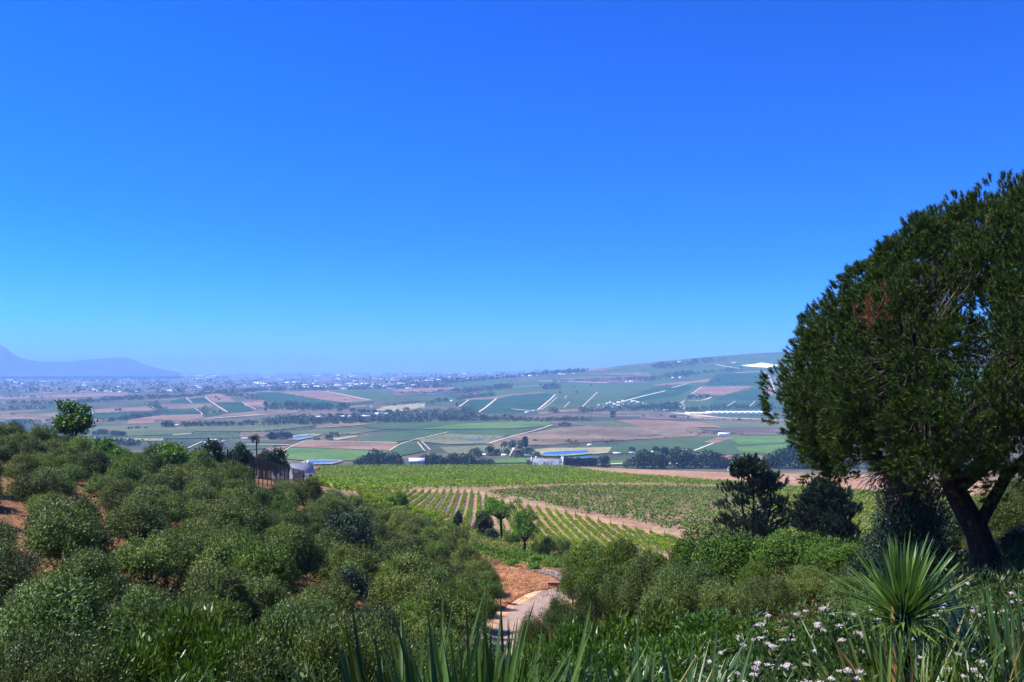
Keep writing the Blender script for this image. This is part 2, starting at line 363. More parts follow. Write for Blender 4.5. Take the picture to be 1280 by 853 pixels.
ter = mb.build('ground', [M['near'], M['hillsoil'], M['far'], M['town']], smooth=True); tag(ter, kind='structure')
# the terrace the viewer stands on, behind the camera
mb = MB(); xs = np.linspace(-60, 60, 25); ys = np.array([1.0, -2, -6, -12, -25, -60, -200])
g = np.array([[(x * (1 + max(0, -y) * .2), y, -1.5 - .02 * max(0, -y)) for x in xs] for y in ys])
kk = np.arange(len(ys)-1)[:, None]*25; ii = np.arange(24)[None]
mb.add(g.reshape(-1, 3), np.stack([kk+ii, kk+25+ii, kk+26+ii, kk+ii+1], -1).reshape(-1, 4))
tag(mb.build('terrace_ground', M['near']), kind='structure')

# ------------------------------------------------------------------ sheets draped over the terrain
N_SHEET = [0]
def drape(name, poly, mat, dmin=800.0, off=None, world=False):
    """poly: outline read off the photograph (px, row); cut along the terrain grid so that it lies on it"""
    pts = []
    n = len(poly)
    for a in range(n):
        (x0, y0), (x1, y1) = poly[a], poly[(a + 1) % n]
        st = max(1, int(max(abs(x1 - x0) / 12, abs(y1 - y0) / 2.5)))
        for s in range(st):
            x, y = x0 + (x1 - x0) * s / st, y0 + (y1 - y0) * s / st
            pts.append((x, at(x, y, dmin)) if not world else (x, y))
    uv = []
    for x, D in pts:
        q = ((x - U0) / USTEP, math.log(D) / LSTEP)
        if not uv or abs(q[0]-uv[-1][0]) + abs(q[1]-uv[-1][1]) > 1e-3: uv.append(q)
    bm = bmesh.new()
    vs = [bm.verts.new((u, v, 0)) for u, v in uv]
    try: f = bm.faces.new(vs)
    except ValueError: bm.free(); return None
    bmesh.ops.triangulate(bm, faces=[f])
    us = [u for u, v in uv]; vv = [v for u, v in uv]
    for cst in range(math.ceil(min(us)), math.floor(max(us)) + 1):
        bmesh.ops.bisect_plane(bm, geom=bm.verts[:] + bm.edges[:] + bm.faces[:], plane_co=(cst, 0, 0), plane_no=(1, 0, 0), dist=1e-5)
    for cst in range(math.ceil(min(vv)), math.floor(max(vv)) + 1):
        bmesh.ops.bisect_plane(bm, geom=bm.verts[:] + bm.edges[:] + bm.faces[:], plane_co=(0, cst, 0), plane_no=(0, 1, 0), dist=1e-5)
    if off is None:
        N_SHEET[0] += 1
        off = 0.35 + 0.008 * N_SHEET[0]
    for v in bm.verts:
        u = U0 + v.co.x * USTEP; D = math.exp(v.co.y * LSTEP)
        v.co = ((u - CX) / F * D, D, float(zt(u, D)) + off)
    bmesh.ops.recalc_face_normals(bm, faces=bm.faces)
    for f in bm.faces:
        f.normal_update()
        if f.normal.z < 0: f.normal_flip()
    me = bpy.data.meshes.new(name); bm.to_mesh(me); bm.free(); me.materials.append(mat)
    o = bpy.data.objects.new(name, me); link(o); tag(o, kind='structure')
    return o

def strip(name, line, w, mat, dmin=800.0, off=None):
    """a track: w = metres wide"""
    P = []
    for a in range(len(line) - 1):
        (x0, y0), (x1, y1) = line[a], line[a+1]
        st = max(1, int(max(abs(x1-x0) / 8, abs(y1-y0) / 2)))
        for s in range(st + (a == len(line) - 2)):
            x, y = x0 + (x1-x0)*s/st, y0 + (y1-y0)*s/st
            D = at(x, y, dmin); P.append(((x - CX)/F*D, D))
    P = np.array(P)
    for _ in range(2): P[1:-1] = P[1:-1]*.5 + (P[:-2] + P[2:])*.25
    t = unit(np.gradient(P, axis=0)); nrm = np.stack([-t[:, 1], t[:, 0]], 1)
    A = P + nrm*w/2; B = P - nrm*w/2
    Q = np.concatenate([A, B[::-1]])
    return drape(name, [(CX + F*x/y, y) for x, y in Q], mat, off=off, world=True)

FIELDS = [
 # right-hand hill, lowest layer first
 ('vineF', [(600,486),(640,479),(700,470),(742,463.5),(800,457),(860,449.5),(930,445),(970,442),(1060,440),(1300,437),(1300,516),(1000,515),(820,514),(740,512),(690,514.5),(668,515.5),(600,512)]),
 ('plough', [(0,496),(60,494.3),(130,491),(160,490.3),(160,493.6),(130,494.8),(70,496.4),(0,497.8)]),
 ('fallow', [(0,519),(70,515.5),(76,520),(40,524),(0,524.5)]),
 ('vineD', [(6,525.2),(42,524),(37,528),(20,530.5),(8,528)]),
 ('fallow', [(40,524),(72,520),(74,528),(36,530)]),
 ('vineF', [(28,517),(60,512.5),(82,510),(76,516),(40,518)]),
 ('vineD', [(106,512),(113,511),(117,515),(110,521),(104,521)]),
 ('plough', [(118,512),(190,508),(197,513),(160,515),(119,516.7)]),
 ('vineD', [(118,517),(160,515.4),(197,514),(200,521),(180,524),(140,526),(110,523.5)]),
 ('fallow', [(117,524),(136,524),(136,528),(118,530)]),
 ('plough', [(160,525),(202,519.3),(252,518.2),(255,522.5),(230,526.3),(194,525),(191,529.5),(160,530)]),
 ('vineF', [(160,503),(181,502.5),(186,506),(160,508.5)]),
 ('vineD', [(214,501),(231,497.5),(240,504),(212,504.7)]),
 ('fallow', [(200,505),(240,504.3),(262,504.3),(267,509),(240,511),(205,511.5)]),
 ('vineD', [(204,512.5),(243,511),(251,517.5),(206,518.5)]),
 ('vineD', [(236,499),(256,496.7),(264,504),(242,504)]),
 ('plough', [(256,494),(268,491.8),(276,493),(296,502),(268,503.3)]),
 ('vineD', [(268,504.3),(302,503),(318,514),(288,516.2),(272,509)]),
 ('vineF', [(250,511),(266,509.6),(281,515.5),(262,518)]),
 ('fallow', [(285,517.5),(318,514.7),(335,512.5),(372,512.5),(372,516),(320,520),(260,522.5)]),
 ('plough', [(320,502),(331,502.5),(331,509),(306,508),(304,504)]),
 ('vineD', [(320,491),(348,490),(400,499.5),(430,504),(420,509),(380,508.5),(340,503.5),(322,498)]),
 ('plough', [(346,490.6),(385,489.6),(405,489),(465,501),(432,503.8),(400,499.5)]),
 ('vineF', [(412,489.3),(470,487.5),(490,489.5),(495,500),(466,500.5)]),
 ('vineD', [(430,504.6),(465,502),(468,504),(440,508.5)]),
 ('fallow', [(430,508.5),(458,506),(458,509),(432,510.8)]),
 ('straw', [(466,513),(480,509.5),(531,504.5),(530,509),(500,515.5)]),
 ('plough', [(488,487.5),(518,484.7),(572,484),(570,486.5),(530,491),(510,491.2),(495,490)]),
 ('vineF', [(560,479.5),(640,473),(640,481.5),(600,484),(570,484)]),
 ('vineF', [(498,497),(560,494),(575,502),(560,508),(535,504)]),
 ('fallow', [(574,501.5),(588,498),(618,496),(640,492.5),(681,490.2),(681,492),(640,495),(619,499),(590,500.5)]),
 ('vineD', [(590,501),(617,499.7),(600,513),(578,512),(572,509)]),
 ('vineD', [(622,499),(640,495.4),(680,492.3),(694,493.4),(682,506),(668,514),(640,516.2),(602,516.2)]),
 ('vineF', [(696,500),(745,491),(730,507),(700,511),(678,513)]),
 ('purple', [(690,474),(720,471.5),(800,470),(822,472.5),(800,480),(740,478)]),
 ('fallow', [(690,463),(740,459.8),(770,460),(755,464),(700,466)]),
 ('fallow', [(735,467.6),(800,466),(812,466.4),(815,470),(790,469.6)]),
 ('plough', [(672,516.2),(700,512.6),(748,509.7),(752,512),(700,516),(676,518)]),
 ('plough', [(816,481.3),(870,476),(895,473.3),(895,476.5),(860,480),(818,482.6)]),
 ('vineD', [(820,484),(858,481),(868,484),(850,494),(800,502),(770,503),(800,491)]),
 ('plough', [(877,483.5),(943,483.2),(918,490.5),(905,494.7),(868,495.2),(865,493)]),
 ('vineD', [(896,468),(952,466),(958,474),(942,482),(880,482.4)]),
 ('vineD', [(895,497),(945,486),(968,488),(968,500),(892,501.5)]),
 ('vineD', [(892,503),(968,502),(968,509),(884,509.5)]),
 ('plough', [(966,472),(990,469),(1002,482),(970,478)]),
 ('plough', [(950,485),(968,483.5),(970,495),(955,494.5)]),
 ('net', [(926,457),(945,455.2),(951,453.6),(976,457),(958,460),(935,458.4)]),
 ('straw', [(845,509),(850,503.5),(857,499.4),(855,504),(849,508.4)]),
 ('purple', [(800,517),(850,516),(960,521),(1015,521),(1015,527),(900,527),(800,524)]),
 ('straw', [(846,516.2),(868,517),(895,521.6),(870,522.6)]),
 ('vineF', [(893,518),(960,518),(1000,520),(1000,523),(900,521.6)]),
 ('greygreen', [(850,526.5),(1010,527),(1010,536),(900,536),(870,530)]),
 ('purple', [(870,536.5),(1015,536.2),(1015,545),(930,544)]),
 ('fallow', [(605,556),(640,545),(668,541),(700,535),(735,533),(800,531),(872,535),(880,540),(868,546),(840,548),(790,550.5),(740,553),(690,557),(640,558)]),
 ('plough', [(768,526),(800,525),(880,529),(905,535),(800,533)]),
 ('greygreen', [(715,529),(765,527),(800,533),(806,535.3),(720,532.5)]),
 ('purple', [(785,546),(830,543.2),(818,546.2),(786,547)]),
 ('vineF', [(745,563),(790,553),(880,546.3),(1000,544.5),(1080,550),(1080,567),(1000,570.5),(930,571),(870,566),(800,568),(745,568)]),
 ('vineB', [(905,546),(1000,545.2),(1040,549),(1000,553),(925,556)]),
 ('vineB', [(920,560),(985,556),(1000,562),(960,567),(925,566)]),
 ('plough', [(879,553.6),(897,547.4),(916,548.2),(896,554.2)]),
 ('fallow', [(905,570),(1000,570),(1060,574),(1000,577),(900,575)]),
 # centre-left plain
 ('greygreen', [(60,540),(100,533.5),(190,531),(320,530),(402,528.3),(390,533),(330,540),(250,539.6),(215,544),(140,546),(60,546)]),
 ('straw', [(216,543.4),(240,541.6),(239,543.6),(216,544.8)]),
 ('straw', [(140,549),(205,549),(203,551.6),(150,552.4)]),
 ('vineF', [(140,546),(216,545),(330,541.5),(330,548),(210,549),(140,549)]),
 ('fallow', [(395,529.6),(445,527),(487,528),(442,533),(395,536)]),
 ('fallow', [(300,541.5),(330,540.6),(345,543),(322,547),(300,546.5)]),
 ('greygreen', [(364,541),(400,536.5),(480,537.5),(440,544),(362,544)]),
 ('vineF', [(447,533),(490,528),(570,526.4),(640,527),(575,534),(520,538),(480,537.4)]),
 ('vineB', [(520,537.5),(575,530.5),(640,527.5),(690,528.4),(685,533),(640,536.5),(560,537)]),
 ('vineF', [(430,552.4),(470,545.5),(515,538.3),(640,537.4),(668,537),(640,545),(575,548.4),(512,551),(490,554),(440,553)]),
 ('vineR', [(520,549),(562,543),(632,546),(612,555),(560,556.4),(528,553)]),
 ('vineR', [(550,560),(640,556.5),(664,560),(622,569),(560,568)]),
 ('plough', [(360,557.5),(385,552.6),(440,553.4),(498,554.4),(487,564.4),(440,562.4),(365,560)]),
 ('vineB', [(343,568),(365,560.6),(440,563),(487,565.2),(466,575),(440,577),(380,577),(346,573)]),
 ('vineF', [(303,557.4),(345,557),(338,561),(303,564)]),
 ('plough', [(333,561),(362,558.3),(346,567),(330,566)]),
 ('vineF', [(487,563),(510,552.6),(528,555),(532,565),(500,571)]),
 ('straw', [(410,549.4),(445,545.2),(448,546.6),(420,551.4)]),
 ('vineB', [(600,576),(665,573.5),(730,576),(660,579.5),(619,580)]),
 ('straw', [(660,563),(690,561),(765,560),(760,567),(740,569),(736,563),(690,564.5),(670,569)]),
 ('vineB', [(760,577),(860,576),(1000,578),(1000,583),(760,582)]),
]
for k_, poly in FIELDS:
    drape('field', poly, M[k_], dmin=850.0)
TRACKS = [
 ([(112,510),(117,513),(118,516),(110,523)], 9), ([(181,503),(186,506),(196,513.4)], 9), ([(232,497.6),(240,504)], 11),
 ([(256,496.4),(264,503),(284,515.4)], 16), ([(243,510.4),(250,514),(253,519)], 12), ([(302,503.2),(320,512.5)], 10),
 ([(255,524),(300,521),(325,519)], 12), ([(407,489.6),(465,501)], 16), ([(478,510),(531,504)], 14), ([(586,500.4),(574,509)], 19),
 ([(621,498.4),(607,510),(598,516)], 22), ([(694,493.5),(688,500),(672,513)], 22), ([(696,497),(688,505),(676,513)], 9),
 ([(747,490.4),(728,509)], 13), ([(712,503),(705,510)], 9), ([(775,503.4),(800,496.4),(832,489)], 20), ([(840,485),(858,480.4)], 16),
 ([(877,484),(864,493.4)], 18), ([(889,497),(879,502),(860,501.6)], 14), ([(919,502),(908,509)], 11), ([(944,502),(937,508.5)], 10),
 ([(895,456),(915,460),(930,462)], 22), ([(920,466.6),(952,464.8)], 18), ([(953,469.5),(957,465)], 26), ([(960,470),(965,478),(967.5,487)], 24),
 ([(840,516.6),(900,523),(960,525.4),(1005,527.6)], 16), ([(760,520),(840,521),(900,525)], 9), ([(868,564.4),(892,555)], 7),
 ([(346,569.4),(365,558.4),(382,552.2)], 7), ([(382,552.4),(440,552.9),(497,554.3)], 6), ([(487,564.4),(500,555.4),(518,550.8)], 8),
 ([(522,553.6),(531,565)], 6), ([(527,552.8),(538,563.8)], 6), ([(518,550.8),(560,541)], 5), ([(300,556.8),(335,556.5),(362,557.4)], 7),
 ([(612,555),(640,546),(672,538.4),(690,532)], 7), ([(232,562.6),(253,553)], 8), ([(637,571),(642,562)], 6), ([(745,582.5),(800,580),(850,581)], 9),
 ([(0,498),(60,497),(130,496)], 20), ([(640,484.5),(690,481)], 14), ([(673,476.4),(760,479)], 18), ([(640,512),(672,515)], 9),
]
for ln, w in TRACKS:
    sl_ = abs(ln[-1][1] - ln[0][1]) / (abs(ln[-1][0] - ln[0][0]) + .1)
    strip('farm_track', ln, w * (.24 if sl_ > .4 else .5 if sl_ > .12 else 1.0), M['sand'])
BANKS = [[(360,550.6),(364,546),(376,544.2),(391,543.4),(402,544.4),(391,547.6),(374,551)], [(375,579.4),(384,576.6),(405,576),(424,576.2),(429,578),(416,581.6),(384,582)],
 [(670,570.8),(676,566),(692,564.4),(715,563.2),(733,562.8),(744,564.6),(740,568.6),(722,570.4),(700,571.6)]]
for pl in BANKS:
    drape('pond_bank', pl, M['straw'], dmin=850.0)
PONDS = [
 [(364,549.6),(368,547.2),(374,546),(381,545.8),(390,544.8),(397,545),(394,546.2),(386,547.2),(380,548.2),(373,549.6)],
 [(380,579),(386,577.8),(396,577.5),(405,577.2),(414,577.4),(422,577.2),(425,578.2),(418,579.6),(408,580.4),(396,580.6),(385,580.6)],
 [(676,569.9),(680,567.4),(688,566.2),(700,565.6),(712,565),(722,564.8),(731,564.4),(737,565.4),(735,567.2),(727,568.4),(717,568.8),(708,569.9),(694,570.2)],
 [(709,573.6),(722,572.8),(735,572.4),(750,573.2),(742,574.4),(726,574.6)],
 [(578,551),(588,550.2),(600,549.8),(605,550.8),(592,551.8)],
]
for pl in PONDS:
    drape('pond_water', pl, M['water'], dmin=850.0)

# ------------------------------------------------------------------ the vineyard hill
HILL = 130.0
drape('ploughed_field', [(735,590.5),(750,587.6),(820,588.6),(880,590),(1000,594.6),(1100,600),(1300,606),(1300,622),(1095,614),(1040,610.6),(930,604),(860,599.4),(780,593.6)], M['plough_near'], dmin=250, off=.12)
drape('dirt_track', [(430,615),(520,613.2),(590,612.8),(640,625),(700,638),(790,656),(850,669.5),(858,676),(845,677),(760,660),(690,645),(640,633.5),(592,617),(560,616.2),(500,615.8),(440,616.4)], M['track'], dmin=140, off=.08)
strip('dirt_track', [(600,612.8),(660,610.2),(740,607),(820,606.6),(930,611.4),(1000,615)], 3.2, M['track'], dmin=250, off=.16)

def nth(n):
    return f"{n}{'th' if 10 <= n % 100 <= 20 else {1:'st',2:'nd',3:'rd'}.get(n % 10, 'th')}"

def vine_block(poly, heading, spacing, per_m, leaf, hgt, wid, mat, labf, group, seed, gap=0.08, dmin=140, posts=False, vine_step=1.4):
    rng = np.random.default_rng(seed)
    W = np.array([((x - CX)/F*D, D) for x, y in poly for D in [at(x, y, dmin)]])
    d = np.array([sin(heading), cos(heading)]); n = np.array([d[1], -d[0]])
    A, B = W @ d, W @ n
    rows = []
    for b in np.arange(B.min() + spacing*.5, B.max(), spacing):
        xs = []
        for i in range(len(W)):
            b0, b1 = B[i], B[(i+1) % len(W)]
            if (b0 - b) * (b1 - b) < 0: xs.append(A[i] + (A[(i+1) % len(W)] - A[i]) * (b - b0) / (b1 - b0))
        xs.sort()
        for a0, a1 in zip(xs[::2], xs[1::2]):
            if a1 - a0 > 7: rows.append((b, a0, a1))
    for q, (b, a0, a1) in enumerate(rows):
        ln = a1 - a0; k = int(ln * per_m)
        st = np.round(rng.uniform(a0, a1, k) / vine_step)
        miss = rng.random(4000) < gap
        vig = rng.uniform(.55, 1.1, 4000)
        idx = (st - st.min()).astype(int) % 4000
        keep = ~miss[idx] & (rng.random(k) < vig[idx]); st = st[keep]; idx = idx[keep]; k = len(st)
        if k < 4: continue
        a = np.clip(st * vine_step + rng.normal(0, .36, k), a0, a1); off = rng.normal(0, wid, k)
        xy = a[:, None]*d + (b + off)[:, None]*n
        z = zxy(xy[:, 0], xy[:, 1]) + hgt * (.35 + .65 * rng.random(k)**.7) * (.75 + .25 * vig[idx])
        P = np.concatenate([xy, z[:, None]], 1); o = P.mean(0); o[2] = zxy(o[0], o[1])
        fu = unit(rng.normal(0, .6, (k, 3)) + [0, 0, .8]); dl = np.cross(fu, unit(rng.normal(size=(k, 3))))
        mb = MB(); V, Fq = leaves(P - o, dl, leaf*rng.uniform(.7, 1.3, k), leaf*.85, rng, 0, fu)
        mb.add(V, Fq)
        wa = np.linspace(a0, a1, max(3, int(ln/8))); wx = wa[:, None]*d + b*n
        mb.tube(np.concatenate([wx, (zxy(wx[:, 0], wx[:, 1]) + hgt*.6)[:, None]], 1) - o, .025, 3, 1)
        if posts:
            root = empty('vine_row', tuple(o)); mb.build('vine_foliage', [mat, M['wood']], root)
            for e in (a0 + .2, a1 - .2):
                ex = e*d + b*n; pz = float(zxy(ex[0], ex[1])); pm = MB()
                pm.tube(np.array([[ex[0], ex[1], pz - .2], [ex[0], ex[1], pz + 1.75]]) - o, .07, 5)
                pm.build('end_post', M['wood'], root)
        else:
            root = mb.build('vine_row', [mat, M['wood']], None, tuple(o))
        tag(root, labf(q, len(rows)), 'vine row', group)

vine_block([(446,616.6),(500,616.2),(560,616.4),(592,617.2),(640,633),(720,648.5),(852,677),(852,694),(760,696),(700,690),(640,672),(560,668),(452,660)], -.032, 2.05, 78, .21, 1.15, .16, M['vine'],
    lambda q, n: f"trellised vine row in the striped block below the dirt track, {nth(q+1)} from its left edge", 'vine rows of the striped lower block', 11, gap=.01, posts=True)
vine_block([(605,618.5),(655,612.5),(740,609),(830,608.6),(930,613),(960,617),(975,672),(868,669),(790,653),(700,635.5),(642,623)], pi/2 + .06, 2.6, 9, .55, 1.2, .22, M['vine_dull'],
    lambda q, n: f"patchy vine row across the brown middle block, {nth(q+1)} up from the track", 'vine rows of the sparse brown middle block', 12, gap=.22)
vine_block([(384,584.6),(450,584),(700,584),(733,588.6),(780,594.4),(860,600.4),(930,605.4),(935,610.2),(820,605.8),(740,605.8),(660,609.4),(600,611.6),(520,612),(440,615.5),(386,616.5)], .42, 2.7, 8.5, .62, 1.5, .28, M['vine'],
    lambda q, n: f"green vine row running away in the upper block, {nth(q+1)} from its fence end", 'vine rows of the green upper block', 13, gap=.10)
vine_block([(955,608),(1100,617),(1290,626),(1290,690),(1120,680),(985,672),(965,640)], pi/2 - .12, 2.6, 8, .58, 1.4, .25, M['vine'],
    lambda q, n: f"bright vine row behind the dark conifers, {nth(q+1)} up from the pine", 'vine rows of the bright right-hand block', 14, gap=.08)

# ------------------------------------------------------------------ the road with its red bank
ROAD = [(616,860),(626,830),(638,800),(652,774),(670,756),(697,744),(735,738),(780,733)]
strip('road_shoulder', [(x - 7, y + 0) for x, y in ROAD], 4.6, M['paledirt'], dmin=20, off=.03)
strip('road', ROAD, 2.9, M['asphalt'], dmin=20, off=.07)
drape('red_bank', [(616,772),(628,757),(650,745),(690,735.5),(706,733),(712,722),(690,713),(660,707),(630,704),(612,708),(600,735),(600,760)], M['redsoil'], dmin=40, off=.04)
strip('cut_edge', [(622,764),(636,752),(655,743),(675,738.5),(692,735),(704,733)], .5, M['cut'], dmin=40, off=.09)
drape('rubble_patch', [(676,712),(700,716),(712,722),(708,731),(692,722),(672,716)], M['rubble'], dmin=40, off=.10)

# ------------------------------------------------------------------ labels by the nearest thing one can find in the picture
PENDING = []
def pend(o, desc, px, py, marks): PENDING.append((o, desc, px, py, marks))
def flush_labels():
    cell = {}
    for o, desc, px, py, marks in PENDING:
        nm, mx_, my_ = min(marks, key=lambda q: (q[1]-px)**2 + ((q[2]-py)*1.3)**2)
        dx, dy = px - mx_, (py - my_) * 1.3
        side = ('right of' if dx > 0 else 'left of') if abs(dx) > abs(dy) else ('below' if dy > 0 else 'above')
        cell.setdefault((desc, nm, side), []).append((dx*dx + dy*dy, o))
    for (desc, nm, side), L_ in cell.items():
        L_.sort(key=lambda q: q[0])
        for i, (_, o) in enumerate(L_):
            o['label'] = f"{desc} {side} {nm}" if len(L_) == 1 else f"{desc}, {nth(i+1)} closest {side} {nm}" if i else f"{desc} closest {side} {nm}"

# ------------------------------------------------------------------ foliage makers
def crown_mesh(name, mat, seed, R, K, lr, tips, per, L, W, up=.35, zmin=-.35, flat=1.0, spread=.12, inner=.15, fold=0.0, facing=.85):
    """crown of K leafy lumps on an uneven ellipsoid of half-axes R; its base is at z=0"""
    rng = np.random.default_rng(seed); R = np.array(R, float)
    dirs = sphere_dirs(K, rng, zmin)
    C = dirs * R * rng.uniform(.52, .86, (K, 1)); nin = int(K * inner)
    C[:nin] *= .5
    lrs = lr * rng.uniform(.7, 1.3, K)
    td = sphere_dirs(K * tips, rng, -.55); ci = np.repeat(np.arange(K), tips)
    T = C[ci] + td * lrs[ci][:, None] * np.array([1, 1, flat]) * rng.uniform(.75, 1.08, (K*tips, 1))
    outw = unit(td + dirs[ci]*.5 + [0, 0, up])
    n = len(T) * per; li = np.repeat(np.arange(len(T)), per)
    P = T[li] + rng.normal(0, spread, (n, 3)) - outw[li] * rng.uniform(0, spread*2.2, (n, 1))
    D = outw[li] + rng.normal(0, .55, (n, 3))
    fc = unit(outw[li] + rng.normal(0, .35, (n, 3))); al = rng.random(n) < facing
    D = np.where(al[:, None], np.cross(fc, unit(rng.normal(size=(n, 3)))) + .35*outw[li] + [0, 0, .15], D)
    fc = np.where(al[:, None], fc, unit(rng.normal(size=(n, 3))))
    V, Fq = leaves(P, D, L*rng.uniform(.65, 1.25, n), W*rng.uniform(.7, 1.2, n), rng, fold, fc)
    V[:, 2] += R[2] * 1.0
    mb = MB(); mb.add(V, Fq)
    top = C.copy(); top[:, 2] += R[2]
    return mb.mesh(name, mat), top

def stem_mesh(name, mat, seed, tips, base_r, n=14, fork=.35, h0=None):
    rng = np.random.default_rng(seed); mb = MB()
    zt_ = np.mean(tips[:, 2]); hf = h0 if h0 is not None else zt_ * fork
    mb.tube([[0,0,-.4],[.02*zt_,0,hf*.5],[0,.02*zt_,hf]], [base_r*1.25, base_r, base_r*.85], 8)
    for t in tips[rng.permutation(len(tips))[:n]]:
        s = np.array([0, 0, hf * rng.uniform(.6, 1)]); m_ = s*.45 + t*.55; m_[2] -= .06*zt_
        mb.tube([s, (s+m_)/2 + [0,0,.02], m_, t], np.array([.55, .42, .3, .1]) * base_r, 5)
    return mb.mesh(name, mat, smooth=True)

def kit(crown, stem): return (crown, stem)
def plant(kind, kit_, loc, s, rz, cat, group, stem_name='stem', crown_name='crown'):
    root = empty(kind, loc, rz, s)
    inst(crown_name, kit_[0], root); inst(stem_name, kit_[1], root)
    return tag(root, None, cat, group)

def make_kit(nm, mat, seed, **kw):
    br = kw.pop('base_r', .09); fk = kw.pop('fork', .35); sn = kw.pop('sn', 14)
    c, tops = crown_mesh(nm + '_crown', mat, seed, **kw)
    return (c, stem_mesh(nm + '_stem', M['greybark'], seed + 1, tops, br, sn, fk))

OL = [make_kit('olive', M['olive'], 100 + 5*i, R=(1.7+.1*(i % 3), 1.65, 1.35+.08*(i % 2)), K=30 + 3*i, lr=.58, tips=46, per=13, L=.135, W=.046, up=.4, spread=.11, fold=.05) for i in range(5)]
OLN = [make_kit('olive_fine', M['olive_near'], 200 + 5*i, R=(1.7, 1.7, 1.4), K=40, lr=.52, tips=56, per=15, L=.10, W=.030, up=.5, spread=.10, fold=.05) for i in range(3)]
RD = [make_kit('round', M['round'], 300 + 5*i, R=(1.75, 1.7, 1.4), K=26, lr=.66, tips=95, per=10, L=.11, W=.055, up=.5, spread=.06, inner=.1) for i in range(3)]

# ------------------------------------------------------------------ the olive grove on the left slope
GROVE_MARKS = [('the tall leafy tree on the crest', 92, 560), ('the bright green bush on the crest', 213, 575), ('the black mesh fence', 345, 600), ('the left strip of bare red soil', 18, 650),
  ('the second strip of red soil', 122, 660), ('the dark round bush', 436, 664), ('the lower dark round bush', 436, 722), ('the pale tarred road bend', 618, 750), ('the striped vineyard corner', 470, 645),
  ('the spiky leaves at the bottom middle', 560, 800), ('the glossy shrub at the bottom left', 220, 800), ('the bottom left corner', 10, 845), ('the middle of the olive slope', 270, 670)]
rng = np.random.default_rng(21)
EB_D = [12, 22, 30, 45, 60, 75, 90, 102, 115, 130, 150, 165]; EB = [380, 470, 520, 562, 588, 606, 614, 598, 560, 515, 462, 420]
def grove_edge(D): return np.interp(D, EB_D, EB)
S1 = [(3, 76), (14, 62), (30, 51), (48, 38)]; S2 = [(104, 72), (122, 61), (141, 51), (150, 46)]
def wxy(px, D): return np.array([(px - CX)/F*D, D])
def seg_d(p, line):
    best = 1e9
    for (a, b) in zip(line[:-1], line[1:]):
        A, B = wxy(*a), wxy(*b); t = np.clip(np.dot(p-A, B-A)/np.dot(B-A, B-A), 0, 1); best = min(best, np.linalg.norm(p - A - t*(B-A)))
    return best
spots = []
for trial in range(30000):
    D = 16 + (160 - 16) * rng.random()**.62
    px = rng.uniform(-70, grove_edge(D))
    p = wxy(px, D)
    mind = 2.3 + D*.0078
    if D > 118 and px < 300 and D > 118 + 22*rng.random(): continue
    if any((p[0]-q[0])**2 + (p[1]-q[1])**2 < mind*mind for q in spots): continue
    if seg_d(p, S1) < 1.5 or seg_d(p, S2) < 1.35: continue
    if D < 27 and px < 60: continue
    gz = float(zxy(p[0], p[1])); ty_ = HY - F*(gz + 2.75)/D
    if 300 < px < 392 and ty_ < 600 and D < 176: continue
    if px > 375 and ty_ < 603 + (px-375)*.22: continue
    spots.append(p)
    if len(spots) >= 298: break
print('olive bushes', len(spots))
for i, p in enumerate(spots):
    D = p[1]; px = CX + F*p[0]/D
    near = D < 38
    odd = (i*37) % 100 < 9 and not near
    k_ = RD[i % 3] if odd else (OLN[i % 3] if near else OL[i % 5])
    s = rng.uniform(.66, 1.02) * (1.0 if D > 40 else .95) * (1.08 if D > 95 else 1)
    if px > 540 and D > 70: s *= .85
    sz = s * rng.uniform(.85, 1.3); sx_ = s * rng.uniform(.88, 1.15)
    o = plant('round_bush' if odd else 'olive_bush', k_, (p[0], p[1], float(zxy(p[0], p[1])) - .15), (sx_, s, sz), rng.uniform(0, 6.28), 'bush', 'olive bushes on the left slope')
    py = HY - F * (o.location.z + 2.2*sz) / D
    pend(o, ('small' if s < .9 else 'broad' if s > 1.03 else 'middling') + (' fresh green rounded bush' if odd else ' grey-green olive bush'), px, py, GROVE_MARKS)

# darker round bushes among the olives
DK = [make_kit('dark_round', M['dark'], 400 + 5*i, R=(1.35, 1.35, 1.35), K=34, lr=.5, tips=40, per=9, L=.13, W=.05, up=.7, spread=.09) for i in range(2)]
for px, D, s, lb in ((436, 66, 1.35, 'dark green round bush with silvery top standing among the olives, the upper of two'), (437, 51, .78, 'small dark upright round bush low among the olives, the lower of two')):
    o = plant('round_bush', DK[0 if px == 436 else 1], spot(px, D, .3), (s, s, s*1.08), px, 'bush', None); o['label'] = lb

